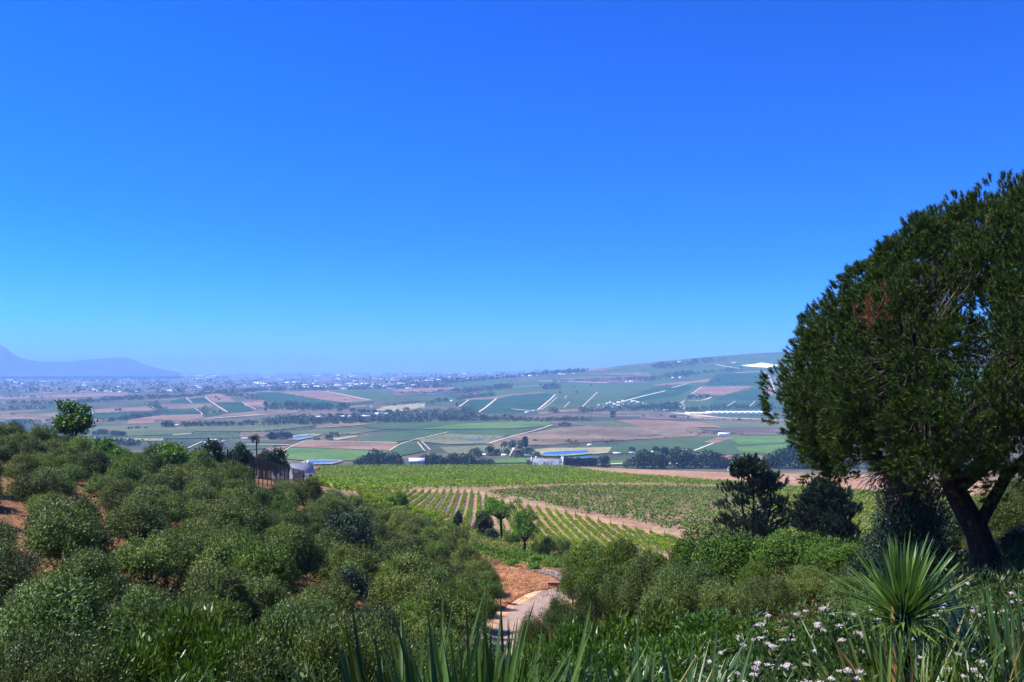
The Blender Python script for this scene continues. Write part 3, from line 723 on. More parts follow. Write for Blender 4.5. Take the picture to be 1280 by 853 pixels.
# crest trees on the left
TL = make_kit('leafy', M['round'], 500, R=(2.1, 2.0, 2.5), K=34, lr=.62, tips=16, per=8, L=.34, W=.24, up=.2, zmin=-.9, spread=.2, base_r=.13, fork=.3)
x, y, z = spot(92, 120); 
root = plant('leafy_tree', TL, (x, y, z + 2.1), (1.12, 1.12, 1.08), 1.0, 'tree', None, 'trunk'); root['label'] = 'tall leafy tree with an oval crown standing alone on the left crest'
mb = MB(); mb.tube([[0, 0, -2.4], [.1, 0, -1], [0, 0, .9]], [.2, .16, .12], 8); mb.build('lower_trunk', M['greybark'], root, smooth=True)
BR = [make_kit('bright', M['bright'], 520 + 5*i, R=(1.8, 1.7, 1.5), K=24, lr=.62, tips=18, per=8, L=.28, W=.18, up=.3, spread=.16) for i in range(2)]
for px, D, s, lb, up_ in ((122, 112, .95, 'bright green shrub right beside the tall leafy tree', .7), (106, 113, .8, 'mid green leafy shrub at the foot of the tall leafy tree', 1.2), (213, 109, 1.22, 'bright lime green rounded bush on the crest between tall tree and fence', .55), (142, 111, .75, 'low bright shrub on the crest, on the far right of the tall leafy tree', .4)):
    o = plant('bright_bush', BR[px % 2], spot(px, D, up_), (s, s, s), px, 'bush', None); o['label'] = lb
DKT = [make_kit('dark_tree', M['dark'], 540 + 5*i, R=(1.9, 1.8, 1.9), K=30, lr=.6, tips=22, per=8, L=.3, W=.17, up=.3, spread=.18, base_r=.14) for i in range(2)]
for px, D, s, lb in ((263, 118, 1.0, 'dark olive-toned tree on the crest left of the palm'), (300, 126, .9, 'dark leafy tree just left of the fence end'), (345, 150, 1.05, 'dark round tree beside the palm, behind the fence'), (332, 148, .85, 'dark bushy tree directly under the palm')):
    o = plant('dark_tree', DKT[px % 2], spot(px, D, .4), (s, s, s*1.15), px, 'tree', None, 'trunk'); o['label'] = lb
# candelabra succulent
root = empty('candelabra_tree', spot(292, 122), 0, (.9, .9, .72)); tag(root, 'branching candelabra succulent with thick upright arms on the crest', 'tree')
mb = MB(); mb.tube([[0,0,-.3],[0,0,2.6]], [.22,.18], 8); mb.build('trunk', M['dark'], root)
for i in range(7):
    a = i*.9; r0 = .5 + .12*(i % 3); mb = MB()
    mb.tube([[0,0,1.9+.1*i],[r0*cos(a),r0*sin(a),2.4+.1*i],[r0*1.25*cos(a),r0*1.25*sin(a),3.2+.1*i],[r0*1.3*cos(a),r0*1.3*sin(a),4.3+.18*((i*5) % 7)]], [.14,.17,.18,.12], 7); mb.build('arm', M['dark'], root)

# fan palm
rng = np.random.default_rng(5)
x, y, z = spot(320.5, 250); root = empty('fan_palm', (x, y, z)); tag(root, 'slim fan palm rising behind the fence with a small round head', 'palm')
hp = (HY - 549.5)/F*250 - z
mb = MB(); mb.tube([[0,0,-.5],[.1,0,hp*.5],[0,0,hp]], [.27,.2,.17], 8); mb.build('trunk', M['bark'], root, smooth=True)
mb = MB()
for i in range(46):
    dr = unit(np.array([rng.normal(), rng.normal(), rng.normal()*.8 + .25])[None])[0]; c = np.array([0,0,hp]) + dr*.75
    mb.tube([[0,0,hp], c], .02, 3)
    dd = unit(dr + rng.normal(0, .45, (14, 3))); Vb, Fb = blades(np.repeat(c[None], 14, 0), dd, .75, .09, rng); mb.add(Vb, Fb)
mb.build('fronds', M['dark'], root)

# ------------------------------------------------------------------ black mesh fence on the crest
fp = [(313, 103), (315.5, 106), (318.5, 110), (323.5, 113), (328.5, 118), (334, 123), (339, 128), (345, 133), (350, 138), (355.5, 144), (361, 150), (367, 156), (373.5, 163), (380, 171)]
tops = [570, 571, 572, 573.4, 574.8, 576.3, 577.8, 579.4, 580.9, 582.5, 584.2, 585.8, 587.3, 588.8]
bots = [597, 597.4, 598, 598.6, 599.2, 599.8, 600.3, 600.8, 601.2, 601.6, 601.9, 602.1, 602.3, 602.5]
P0 = []; 
for (px, D), ty, by in zip(fp, tops, bots):
    X = (px - CX)/F*D; P0.append((np.array([X, D, (HY - by)/F*D]), np.array([X, D, (HY - ty)/F*D])))
base = P0[0][0]; root = empty('mesh_fence', tuple(base)); tag(root, 'tall black wire mesh fence with slim posts stepping down the crest', 'fence')
for b, t in P0:
    mb = MB(); b2 = b.copy(); b2[2] = min(b2[2], float(zxy(b[0], b[1]))) - .3; mb.tube([b2 - base, t - base + [0,0,.08]], .062, 6); mb.build('post', M['wire'], root)
for (b, t), (b1, t1) in zip(P0[:-1], P0[1:]):
    mb = MB(); L_ = np.linalg.norm((b1-b)[:2])
    for f_ in np.arange(.04, .99, .18/L_):
        mb.tube([b + (b1-b)*f_ - base, t + (t1-t)*f_ - base], .009, 3)
    for f_ in np.arange(0, 1.001, 1/9):
        mb.tube([b + (t-b)*f_ - base, b1 + (t1-b1)*f_ - base],   .008 if f_ > .02 and f_ < .98 else .03, 3)
    mb.build('mesh_panel', M['wire'], root)

# ------------------------------------------------------------------ buildings
def gable(mb, w, d, hw, hr, over=.3, mw=0, mr=1, thick=.25):
    """walls with pitched roof, ridge along x"""
    V = [[-w/2,-d/2,-1],[w/2,-d/2,-1],[w/2,d/2,-1],[-w/2,d/2,-1],[-w/2,-d/2,hw],[w/2,-d/2,hw],[w/2,d/2,hw],[-w/2,d/2,hw],[-w/2,0,hw+hr],[w/2,0,hw+hr]]
    mb[0].add(V[:4] + V[4:8], [[0,1,5,4],[2,3,7,6]]); mb[0].add([V[1],V[2],V[6],V[5]], [[0,1,2,3]]); mb[0].add([V[3],V[0],V[4],V[7]], [[0,1,2,3]])
    mb[0].add([V[5],V[6],V[9]], [[0,1,2]]); mb[0].add([V[7],V[4],V[8]], [[0,1,2]])
    o = over; sl = hr/(d/2)
    for s in (-1, 1):
        A = [[-w/2-o, s*(d/2+o), hw-o*sl+.02],[w/2+o, s*(d/2+o), hw-o*sl+.02],[w/2+o,0,hw+hr+.02],[-w/2-o,0,hw+hr+.02]]
        B = [[a[0],a[1],a[2]+thick] for a in A]
        mb[1].add(A + B, [[4,5,6,7],[0,3,2,1],[0,1,5,4],[1,2,6,5],[3,0,4,7]])

def house(name, px, py, wpx, hpx, label, roof='greyroof', wall='white', rz=0.0, dmin=850, dep=.6, roof_share=.45, D=None, wins=0, group=None, cat='building', chim=False):
    D0 = D; D = D or at(px, py, dmin); w = wpx*D/F; h = hpx*D/F; z = (HY - py)/F*D
    ex = max(0, z - float(zt(px, D))) if D0 else 0; z -= ex
    root = empty(name, ((px-CX)/F*D, D, z), rz); tag(root, label, cat, group)
    A, B = MB(), MB(); d = max(3.0, w*dep); gable((A, B), w, d, h*(1-roof_share) + ex, h*roof_share)
    A.build('wall', M[wall], root); r = B.build('roof', M[roof], root)
    if chim:
        c = MB(); c.box((w*.3, 0, h+ex+.2), (w*.05, w*.05, h*.35)); c.build('chimney', M['white'], r)
    for q in range(wins):
        x = -w/2 + w*(q+.5)/wins; f = MB(); hw = h*(1-roof_share); hb = ex + hw*.5
        f.box((x, -d/2-.03, hb), (w/wins*.42, .06, hw*.5)); wn = f.build('window', M['white'], root)
        f = MB(); f.box((x, -d/2-.07, hb), (w/wins*.34, .04, hw*.42)); f.build('pane', M['darkglass'], wn)
    return root

# long white gabled farmhouse below the vineyard lip
Dm_ = 985.0; zc = float(zt(685, Dm_)); w = 31.0
root = empty('gabled_farmhouse', ((684 - CX)/F*Dm_, Dm_, zc + 2.6), -.12); tag(root, 'long white gabled farmhouse with grey thatch and tall curved gables beyond the vineyard lip', 'farmhouse')
A, B = MB(), MB(); gable((A, B), w, 7, 2.6, 3.2, over=.1, thick=.35); A.build('wall', M['white'], root); rf = B.build('roof', M['thatch'], root)
for x, y_, rr, hh in ((-w/2-.2, 0, 0, 8.4), (w/2+.2, 0, 0, 8.8), (-6, -3.7, 1, 7.4), (9.5, -3.8, 1, 7.2)):
    g = MB(); k_ = 12; k_s = .62 if rr else 1.0; prof = [(-4.4,0),(-4.4,3.8),(-3.6,4.6),(-3.2,5.8),(-2.1,6.6),(-1.6,7.8),(-.9,hh-.4),(0,hh),(.9,hh-.4),(1.6,7.8),(2.1,6.6),(3.2,5.8),(3.6,4.6),(4.4,3.8),(4.4,0)]; prof = [(p_[0]*k_s, p_[1]*hh/9.2) for p_ in prof]
    n_ = len(prof); V = [(p_[0], -.3, p_[1]) for p_ in prof] + [(p_[0], .3, p_[1]) for p_ in prof]
    V = [(x + (v[0] if rr else v[1]), y_ + (v[1] if rr else v[0]), v[2]) for v in V]
    g.add(V, [list(range(n_))]); g.add(V, [list(range(2*n_-1, n_-1, -1))]); g.add(V, [[i, (i+1) % n_, n_+(i+1) % n_, n_+i] for i in range(n_)])
    g.build('gable', M['white'], root)
for x in (-w*.36, w*.5-1.2):
    g = MB(); g.box((x, .3, 6.4), (1.1, 1.1, 3.4)); g.build('chimney', M['white'], rf)
for x in (-12, -9.5, -2.5, .5, 3.5, 6.5, 12.5):
    g = MB(); g.box((x, -3.55, 1.6), (1.2, .1, 1.5)); wn = g.build('window', M['white'], root); g = MB(); g.box((x, -3.62, 1.6), (.95, .06, 1.3)); g.build('pane', M['darkglass'], wn)

house('farm_shed', 521, 581, 19, 8, 'white-roofed farm shed between dark tree clumps beyond the vineyard lip', 'whiteroof', 'wall', .1, D=960, roof_share=.4, dep=.5, wins=4)
house('gabled_house', 377, 600, 27, 20, 'grey-roofed white gabled house right behind the mesh fence', 'greyroof', 'white', .5, D=380, roof_share=.5, dep=.55, wins=3, chim=True)
house('gabled_house', 350, 597, 18, 18, 'small white house behind the middle of the mesh fence', 'greyroof', 'white', -.3, D=330, roof_share=.45, dep=.7, wins=2)
house('low_house', 394, 589, 11, 5, 'low dark red-roofed outbuilding beside the grey-roofed gabled house', 'redroof', 'wall', .1, D=520, roof_share=.5, dep=.7)
house('white_tent', 919, 588.5, 15, 6, 'white tent-like marquee beside the dark conifer', 'whiteroof', 'whiteroof', .2, D=940, roof_share=.65, dep=.8, cat='tent')
house('white_hall', 905, 544.6, 14, 3.4, 'white long hall at the top of the green field', 'whiteroof', 'white', 0, roof_share=.4, dep=.4)
BLD = [
 (432, 523, 14, 3.4, 'long white cellar roof among dark trees, the middle of three', 'whiteroof', .4), (399, 522.6, 9, 2.4, 'short white roof among trees left of the long cellar roof', 'whiteroof', .4),
 (457, 521.5, 13, 2.2, 'white shed roof among trees right of the long cellar roof', 'whiteroof', .4), (477, 519.5, 16, 3.2, 'white winery roof at the foot of the straw field', 'whiteroof', .4),
 (465, 509.6, 4, 2.2, 'small white cottage above the winery roof', 'greyroof', .8), (530, 510, 4, 3.4, 'white cottage at the end of the straw field', 'greyroof', .7),
 (529, 516.5, 9, 1.4, 'pale green roof below the straw field', 'greyroof', .5), (154, 517, 3.4, 3.4, 'white cottage with red roof in the dark left field', 'redroof', .9),
 (564.5, 503, 2.5, 2.6, 'tiny white house left of the first white track', 'whiteroof', .9), (667.5, 515, 4, 2.6, 'white hut at the foot of the curved sand track', 'greyroof', .8),
 (709, 498.5, 5, 3.6, 'white house with pale red roof by the top of the curved track', 'redroof', .8), (658.5, 516.5, 5, 1.6, 'flat white shed left of the hut by the sand track', 'whiteroof', .6),
 (607, 569.5, 9, 2.0, 'white shed by the small dark trees in the vine rows', 'whiteroof', .5), (630, 570.5, 6, 2.6, 'white cottage left of the sandy drive', 'whiteroof', .6), (660, 570.8, 9, 2.2, 'white low house right of the sandy drive', 'whiteroof', .5),
 (667, 570, 4, 4, 'pale blue-roofed house at the near end of the pond', 'greyroof', .9), (642, 563.2, 3, 3, 'white gatehouse at the top of the sandy drive', 'whiteroof', .9),
 (737, 557.5, 5, 2.2, 'white barn beside the hedge above the pond', 'whiteroof', .6), (771, 567.4, 9, 1.6, 'long pale roof on the bank right of the pond', 'whiteroof', .5), (790, 567.6, 7, 2.4, 'pale shed by the bank, the right of a pair', 'greyroof', .6),
 (818, 566, 9, 2.0, 'white roof among dark trees right of the pond', 'whiteroof', .5), (836, 565.6, 10, 2.6, 'row of pale farm cottages by the tall cypress', 'greyroof', .4), (857, 564.6, 14, 2.4, 'long pale farm cottages under trees at the track end', 'greyroof', .35),
 (908, 573.6, 14, 3.0, 'red-roofed long barn in front of the green field', 'redroof', .45), (873, 576, 7, 3, 'pale farmhouse left of the red-roofed barn', 'greyroof', .6), (1025, 585.6, 8, 2.6, 'pale shed among tree trunks behind the ploughed strip', 'wall', .5),
 (268, 551.5, 9, 2.4, 'white-roofed packing shed at the track end on the left plain', 'whiteroof', .5), (279, 553, 8, 2.0, 'pale blue-roofed shed right of the packing shed', 'greyroof', .5), (258, 554, 5, 1.8, 'dark-roofed shed left of the packing shed', 'greyroof', .6),
 (308, 549.5, 12, 2.4, 'pale green-roofed barn left of the palm head', 'greyroof', .5), (220, 533.5, 9, 3, 'pale yellow barn beside the left tree belt', 'wall', .5), (137, 541, 8, 3, 'pinkish farm roof in the left trees', 'redroof', .5),
 (919, 454.5, 2, 1.8, 'white house on the hill left of the white net field, left of two', 'whiteroof', .8), (916, 454.6, 2, 1.8, 'white house on the hill left of the white net field, furthest left', 'whiteroof', .8), (849, 453.6, 4, 1.8, 'white villa on the wooded ridge', 'whiteroof', .8),
 (841, 473.4, 3, 1.8, 'white house in the woods below the ridge, left of two', 'whiteroof', .8), (850, 473, 3, 1.8, 'white house in the woods below the ridge, right of two', 'whiteroof', .8), (789, 478, 5, 1.8, 'white house at the edge of the dark hill wood', 'whiteroof', .7), (783, 478, 3, 1.5, 'small white shed beside the hill wood house', 'whiteroof', .7),
]
for px, py, w_, h_, lb, rf_, dp in BLD:
    house('farm_building', px, py, w_, h_, lb, rf_, 'white' if rf_ != 'wall' else 'wall', ((px*7) % 5 - 2)*.09, D=None, dep=dp, group='farm buildings on the plain')
rng = np.random.default_rng(8)
TOWNM = [('the sand track up the hill', 800, 500), ('the curved sand track', 690, 500), ('the pink ploughed slope', 410, 492), ('the brown field on the rise', 530, 486), ('the left mountain foot', 150, 470), ('the sandy strip on the left', 110, 492), ('the middle skyline', 560, 464), ('the far right horizon', 720, 462), ('the striped left fields', 260, 497)]
# hamlet by the sand track on the hill
for i in range(26):
    px = rng.uniform(745, 800); py = 507.5 - (px-745)*.045 + rng.normal(0, 1.8)
    o = house('village_house', px, py, rng.uniform(2, 4.5), rng.uniform(1.3, 2.2), None, ('whiteroof','greyroof','redroof')[i % 3] if i % 4 else 'whiteroof', 'white', rng.uniform(-.5,.5), dep=.8, group='white houses of the hillside hamlet')
    pend(o, 'white hamlet house', px, py, TOWNM)
for i in range(14):
    px = rng.uniform(800, 860); py = rng.uniform(505, 514)
    o = house('village_house', px, py, rng.uniform(2, 4), rng.uniform(1.2, 1.8), None, ('whiteroof','greyroof','redroof')[i % 3], 'white', rng.uniform(-.5,.5), dep=.8, group='white houses of the hillside hamlet')
    pend(o, 'white house under hill trees', px, py, TOWNM)
# greenhouse tunnels: a row of white barrel roofs
for i in range(15):
    px = 863 + i*7.2 + (2 if i < 4 else 0); py = 516.2 - .13*i + (0 if i > 3 else .4); D = 2330 + (px-863)*.3; w_ = 7.3*D/F; d_ = 60.0; h_ = (2.7 if i > 3 else 1.5)*D/F
    mb = MB(); k_ = 9; an = np.linspace(0, pi, k_); A = [(-w_/2*cos(a), 0, h_*.45 + h_*.55*sin(a)) for a in an]; A = [(-w_/2, 0, -2)] + A + [(w_/2, 0, -2)]; n_ = len(A)
    V = A + [(a[0], d_, a[2]) for a in A]; mb.add(V, [[j, j+1, n_+j+1, n_+j] for j in range(n_-1)]); mb.add(V, [list(range(n_-1, -1, -1))])
    o = mb.build('greenhouse_tunnel', M['whiteroof'], None, ((px-CX)/F*D, D, float(zt(px, D)))); tag(o, f'white barrel-roofed greenhouse at the foot of the right hill, {nth(i+1)} from the left', 'greenhouse', 'white greenhouse tunnels')
# the town on the plain: single small buildings, each an object
cnt = 0
for i in range(255):
    if i < 60: px, py, w_, h_ = rng.uniform(320, 560), rng.normal(482.5, 2.0), rng.uniform(4, 14), rng.uniform(1.2, 2.1)
    elif i < 150: px, py, w_, h_ = rng.uniform(420, 720), rng.uniform(466, 480), rng.uniform(1.8, 7), rng.uniform(.9, 1.6)
    elif i < 205: px, py, w_, h_ = rng.uniform(0, 330), rng.uniform(470, 492), rng.uniform(2, 8), rng.uniform(.9, 1.5)
    elif i < 225: px, py, w_, h_ = rng.uniform(120, 180), rng.uniform(490, 492), rng.uniform(1.5, 4), rng.uniform(1, 1.6)
    else: px, py, w_, h_ = rng.uniform(200, 480), rng.uniform(467, 476), rng.uniform(4, 15), rng.uniform(.7, 1.2)
    if px > 520: py = min(py, 478 - (px-520)*.05)
    D = at(px, py, 3300)
    if D > 24000: continue
    A = MB(); w = w_*D/F; h = h_*D/F; gable((A, A), w, w*.6, h*.6, h*.4)
    for q in range(len(A.M)): A.M[q][:] = 0
    mt = ('white','white','whiteroof','white','wall','redroof','greyroof','whiteroof')[i % 8]
    o = A.build('town_building', M[mt], None, ((px-CX)/F*D, D, float(zt(px, D))+1)); tag(o, None, 'building', 'small buildings of the town on the plain')
    pend(o, {'wall':'sandy','redroof':'reddish','greyroof':'grey'}.get(mt, 'white') + (' town shed' if w_ > 5 else ' town building'), px, py, TOWNM)
# tower blocks on the skyline
for px, w_, h_ in ((523, 3, 3.5), (527.5, 3, 3.8), (532, 3.5, 3.6), (502, 5, 1.6), (735, 1.2, 3.2), (771, 1.2, 3.6), (797, 1.2, 3.8)):
    D = 13500.0; A = MB(); w = w_*D/F; h = h_*D/F; A.box((0,0,h/2-4), (w, w, h+8)); A.box((w*.1,0,h+3), (w*.4, w*.5, 7))
    o = A.build('tower_block', M['greyroof'], None, ((px-CX)/F*D, D, float(zt(px, D)))); tag(o, None, 'tower', 'tower blocks on the hazy skyline'); pend(o, 'hazy blue tower block on the skyline', px, 460, TOWNM)

# ------------------------------------------------------------------ trees of the plain
def far_tree(seed, kind):
    rng = np.random.default_rng(seed); mb = MB()
    if kind == 'round': R = (.5,.5,.42); c0 = .56
    elif kind == 'wide': R = (.75,.7,.40); c0 = .55
    elif kind == 'cypress': R = (.12,.12,.5); c0 = .5
    else: R = (.33,.33,.5); c0 = .52
    n = 420
    lump = sphere_dirs(22, rng, -.7) * R * .72; q = rng.integers(0, 22, n)
    P = lump[q] + sphere_dirs(n, rng)*(.24 if kind != 'cypress' else .07); P[:, 2] += c0
    P[:, 2] = np.maximum(P[:, 2], .05)
    V, Fq = leaves(P, unit(P - [0,0,c0-.2]) + rng.normal(0, .6, (n, 3)), .17*rng.uniform(.6, 1.3, n), .12, rng); mb.add(V, Fq)
    c = mb.mesh('far_crown', M['fartree'])
    t = MB(); t.tube([[0,0,-.15],[.01,0,.3],[0,0,.6]], [.035,.028,.012], 6)
    return (c, t.mesh('far_trunk', M['bark'], smooth=True))
FT = {k_: [far_tree(600 + 9*i + 31*len(k_), k_) for i in range(3)] for k_ in ('round','wide','cypress','oval')}
def merge_kit(kt):
    """crown and trunk in one mesh for trees a few pixels high"""
    a, b = kt; mb = MB()
    for i, me in enumerate((a, b)):
        V = np.empty(len(me.vertices)*3, np.float32); me.vertices.foreach_get('co', V); mb.add(V, np.array([list(p_.vertices) for p_ in me.polygons]), i)
    return mb.mesh('distant_tree', [M['fartree'], M['bark']])
FT1 = {k_: [merge_kit(t) for t in v] for k_, v in FT.items()}
PM = [('the white gabled farmhouse', 685, 580), ('the long blue pond', 705, 567), ('the white-roofed shed', 521, 578), ('the tall cypress by the pond', 656, 560), ('the palm head', 320, 550), ('the small left pond', 380, 547),
      ('the white tent', 919, 585), ('the big grey-green tree mass', 990, 570), ('the white cellar roofs', 440, 521), ('the straw field', 505, 510), ('the white greenhouses', 920, 515), ('the left ploughed fields', 220, 522), ('the red-roofed barn', 908, 573), ('the pond below the meadow', 400, 579)]
tr = np.random.default_rng(77); NT = [0]
def ptree(px, py, hpx, kind='round', wide=1.0, D=None, dmin=850, label=None):
    if D: hpx_ = max(HY - F*float(zt(px, D))/D - (py - hpx), hpx)
    else: hpx_ = hpx
    D = D or at(px, py, dmin); h = hpx_*D/F; s = (hpx*D/F*wide, hpx*D/F*wide, h); i = NT[0]; NT[0] += 1
    loc = ((px-CX)/F*D, D, float(zt(px, D)) - .3)
    if hpx >= 9: o = plant('plain_tree', FT[kind][i % 3], loc, s, tr.uniform(0, 6.28), 'tree', 'trees standing on the plain', 'trunk')
    else: o = tag(inst('plain_tree', FT1[kind][i % 3], None, loc, tr.uniform(0, 6.28), s), None, 'tree', 'trees standing on the plain')
    if label: o['label'] = label
    else: pend(o, {'round':'dark round','wide':'dark spreading','cypress':'dark narrow upright','oval':'dark oval'}[kind] + (' tall' if hpx >= 13 else '') + ' tree', px, py - hpx*.5, PM)
    return o
# trees right behind the vineyard lip
for a in [(470,581,17,'round'),(476,582,15,'oval'),(486,583,14,'round'),(459,583,13,'round'),(494,582,15,'oval'),(449,583,10,'round'),(500,583,9,'round'),(452,584,8,'wide'),
          (530,583,13,'round'),(541,584,15,'oval'),(551,583,12,'round'),(560,584,12,'round'),(568,583,14,'round'),(577,584,13,'wide'),(585,583,12,'round'),(592,584,9,'round'),(596,572,11,'round'),(600,583,9,'round'),(535,584,10,'wide'),(546,584,12,'round'),(573,584,11,'round'),(607,583,9,'wide'),(614,583,8,'round'),
          (584,583.5,15,'round'),(592,570,8,'wide'),(613,570,12,'oval'),(623,570,8,'oval'),(633,568.5,7,'round'),(634,562,10,'wide'),(645,561.5,11,'wide'),(656,560.6,16,'cypress'),(650,562,5,'round'),(659,570.6,9,'wide'),(648,571,8,'round'),(669,552,3,'wide'),(663,569,8,'wide'),(672,571,6,'round'),
          (661,582,6,'round'),(752,582,10,'oval'),(757,582,11,'oval'),
          (786,586,11,'round'),(797,585,14,'round'),(806,586,20,'round'),(816,585,18,'round'),(823,584,15,'wide'),(831,576,19,'cypress'),(828,584,15,'oval'),(805,570,8,'round'),(820,568,9,'round'),(847,567,8,'round'),(790,565,6,'round'),(840,566,5,'round'),(862,567,6,'round'),
          (843,588,19,'round'),(852,588,21,'round'),(860,588,17,'round'),(878,588,18,'round'),(888,588,20,'round'),(895,588,18,'round'),(869,588,14,'round'),(904,588,13,'oval'),(909,589,11,'round'),(921,577,9,'wide'),(900,577,7,'round'),(805,588,7,'cypress'),(827,588,7,'cypress'),
          (963,590,17,'round'),(966,589,14,'oval'),(978,590,22,'oval'),(987,589,22,'round'),(998,589,28,'round'),(1008,589,29,'round'),(1018,589,25,'round'),(1030,587,17,'oval'),(1042,587,12,'round'),(1061,582,16,'round'),(1066,581,14,'round'),(972,590,11,'round'),(1050,582,10,'round'),(1090,590,16,'round'),(1110,592,18,'round'),(1200,595,22,'round'),(1250,598,20,'wide')]:
    px, py, h, kd = a; ptree(px, py, h, kd, D=(975 if py > 577 else None), wide=1.15)
# small cypress rows by the farmhouse
for i in range(26):
    px = 676 + i*2.75; py = 582 + (.3 if i % 2 else 0)
    ptree(px, py, 9.2 + (i*7 % 5)*.4, 'cypress', D=1000 if px > 705 else 1010, wide=1.5)
for a in [(340,549.5,9,'cypress',2.6),(346,549.5,8,'oval',1),(352,549.5,9,'oval',1),(358,549.5,9,'oval',1),(362,549.5,8,'oval',1),(336,549,6,'round',1),(314,550,5,'round',1.3),(411,550.6,7,'round',1.2),(414,544,4,'wide',1),(420,544,4,'wide',1),(398,550.4,3.4,'round',1),(394,550.4,3,'round',1),(423,547,3,'wide',1),
          (137,526,0,'',0),(145,514,3,'round',1),(150,514.6,4,'round',1),(211,534.5,8,'round',1.3),(206,534.5,7,'round',1.2),(216,534.5,6,'round',1),(230,534,7,'round',1),(236,533.6,6,'round',1),(243,533.6,6,'round',1.3),(250,533.6,7,'round',1),(258,533,6,'round',1.2),(266,533,6,'round',1.2),(274,533,6,'oval',1.4),(282,533,6,'round',1.2),(290,533,6,'round',1.2),(300,533,5,'round',1.4),(310,532,6.5,'wide',1.5),(318,532,6,'wide',1.2),
          (119,545,6,'round',1.2),(126,544,7,'round',1.2),(131,544.6,7,'round',1.3),(142,546,7,'round',1.1),(148,546,7,'round',1.3),(154,546,6,'round',1.2),(163,537,3.5,'wide',1.3),(172,536.5,3.6,'wide',1.4),(182,536,2.5,'wide',1.4),(15,534,6,'round',1.3),(28,536,5,'round',1.2),(45,538,7,'round',1.3),(57,537,6,'round',1.2),(66,540,7,'round',1.2),
          (766,522,8,'oval',1),(656,530,0,'',0),(700,533,4,'wide',1),(707,533,5,'wide',1),(712,533,4,'wide',1),(704,532,4,'round',1),(804,521.6,2.5,'wide',1),(826,520.6,2.6,'round',1),(841,523,4,'wide',1.3),(860,523.6,2.5,'round',1),(924,526,3,'wide',1.4),(921,517,3,'round',1),(927.6,516.8,3.4,'oval',1),(946,515.5,2,'round',1),(889,514.6,3,'round',1),
          (508,514.5,5,'wide',1.2),(497,515.5,3.5,'round',1.4),(519,515.5,3,'round',1.4),(484,516,4,'round',1.2),(488,516.4,4,'round',1.2),(455,517,5.5,'oval',1.2),(450,517,5,'round',1.2),(461,516.5,4,'round',1.2),(468,516.6,4.6,'oval',1.3),(425,515,5,'round',1.3),(441,515.6,5,'round',1.3),
          (571,508.6,4.6,'oval',.7),(676,482.6,2.6,'round',1),(700,492,2.6,'round',1),(721,491.6,2.6,'round',1),(739,482.3,1.8,'wide',1.3),(717,484,1.6,'wide',1.3),(900,478,2,'round',1),(897,476.4,4,'oval',1),(944.5,473,2.4,'round',1),(866,496,3.2,'round',1.4),(884,497,3.6,'round',1.3),(876,498,2.6,'wide',1.3),(862,498.6,4,'round',1.3),(270,498,2.6,'round',1),(274,500.4,2.6,'round',1),
          (275,516,3,'round',1.2),(268,516.6,2.6,'round',1.3),(332,514,4,'oval',1),(332,508,6,'oval',1)]:
    if a[3]: ptree(a[0], a[1], a[2], a[3], a[4])
print('plain trees', NT[0])

def tree_belt(name, pts, hpx, density, seed, dmin=850, size=None, kind='stuff'):
    """a far-off wood that reads as one mass: leaf clumps along a band (px, row) polyline"""
    rng = np.random.default_rng(seed); mb = MB(); PX, PY, HH = [], [], []
    for (x0, y0), (x1, y1) in zip(pts[:-1], pts[1:]):
        k_ = max(2, int(abs(x1-x0)*density + abs(y1-y0)*density*2)); t = rng.random(k_); PX += list(x0+(x1-x0)*t); PY += list(y0+(y1-y0)*t)
    for px, py in zip(PX, PY):
        D = at(px, py, dmin); h = hpx*D/F*rng.uniform(.35, 1.0); x, y, z = spot(px, D); y += rng.uniform(-.02, .02)*D; z = float(zxy(x, y))
        n = 26; r = h*rng.uniform(.38, .6); P = sphere_dirs(n, rng, -.9)*[r, r, h*.45] + [x, y, z + h*.52]
        V, Fq = leaves(P, P - [x, y, z + h*.3] + rng.normal(0, h*.2, (n, 3)), h*.42, h*.34, rng); mb.add(V, Fq)
    return tag(mb.build(name, M['fartree']), None, None, None, 'stuff')
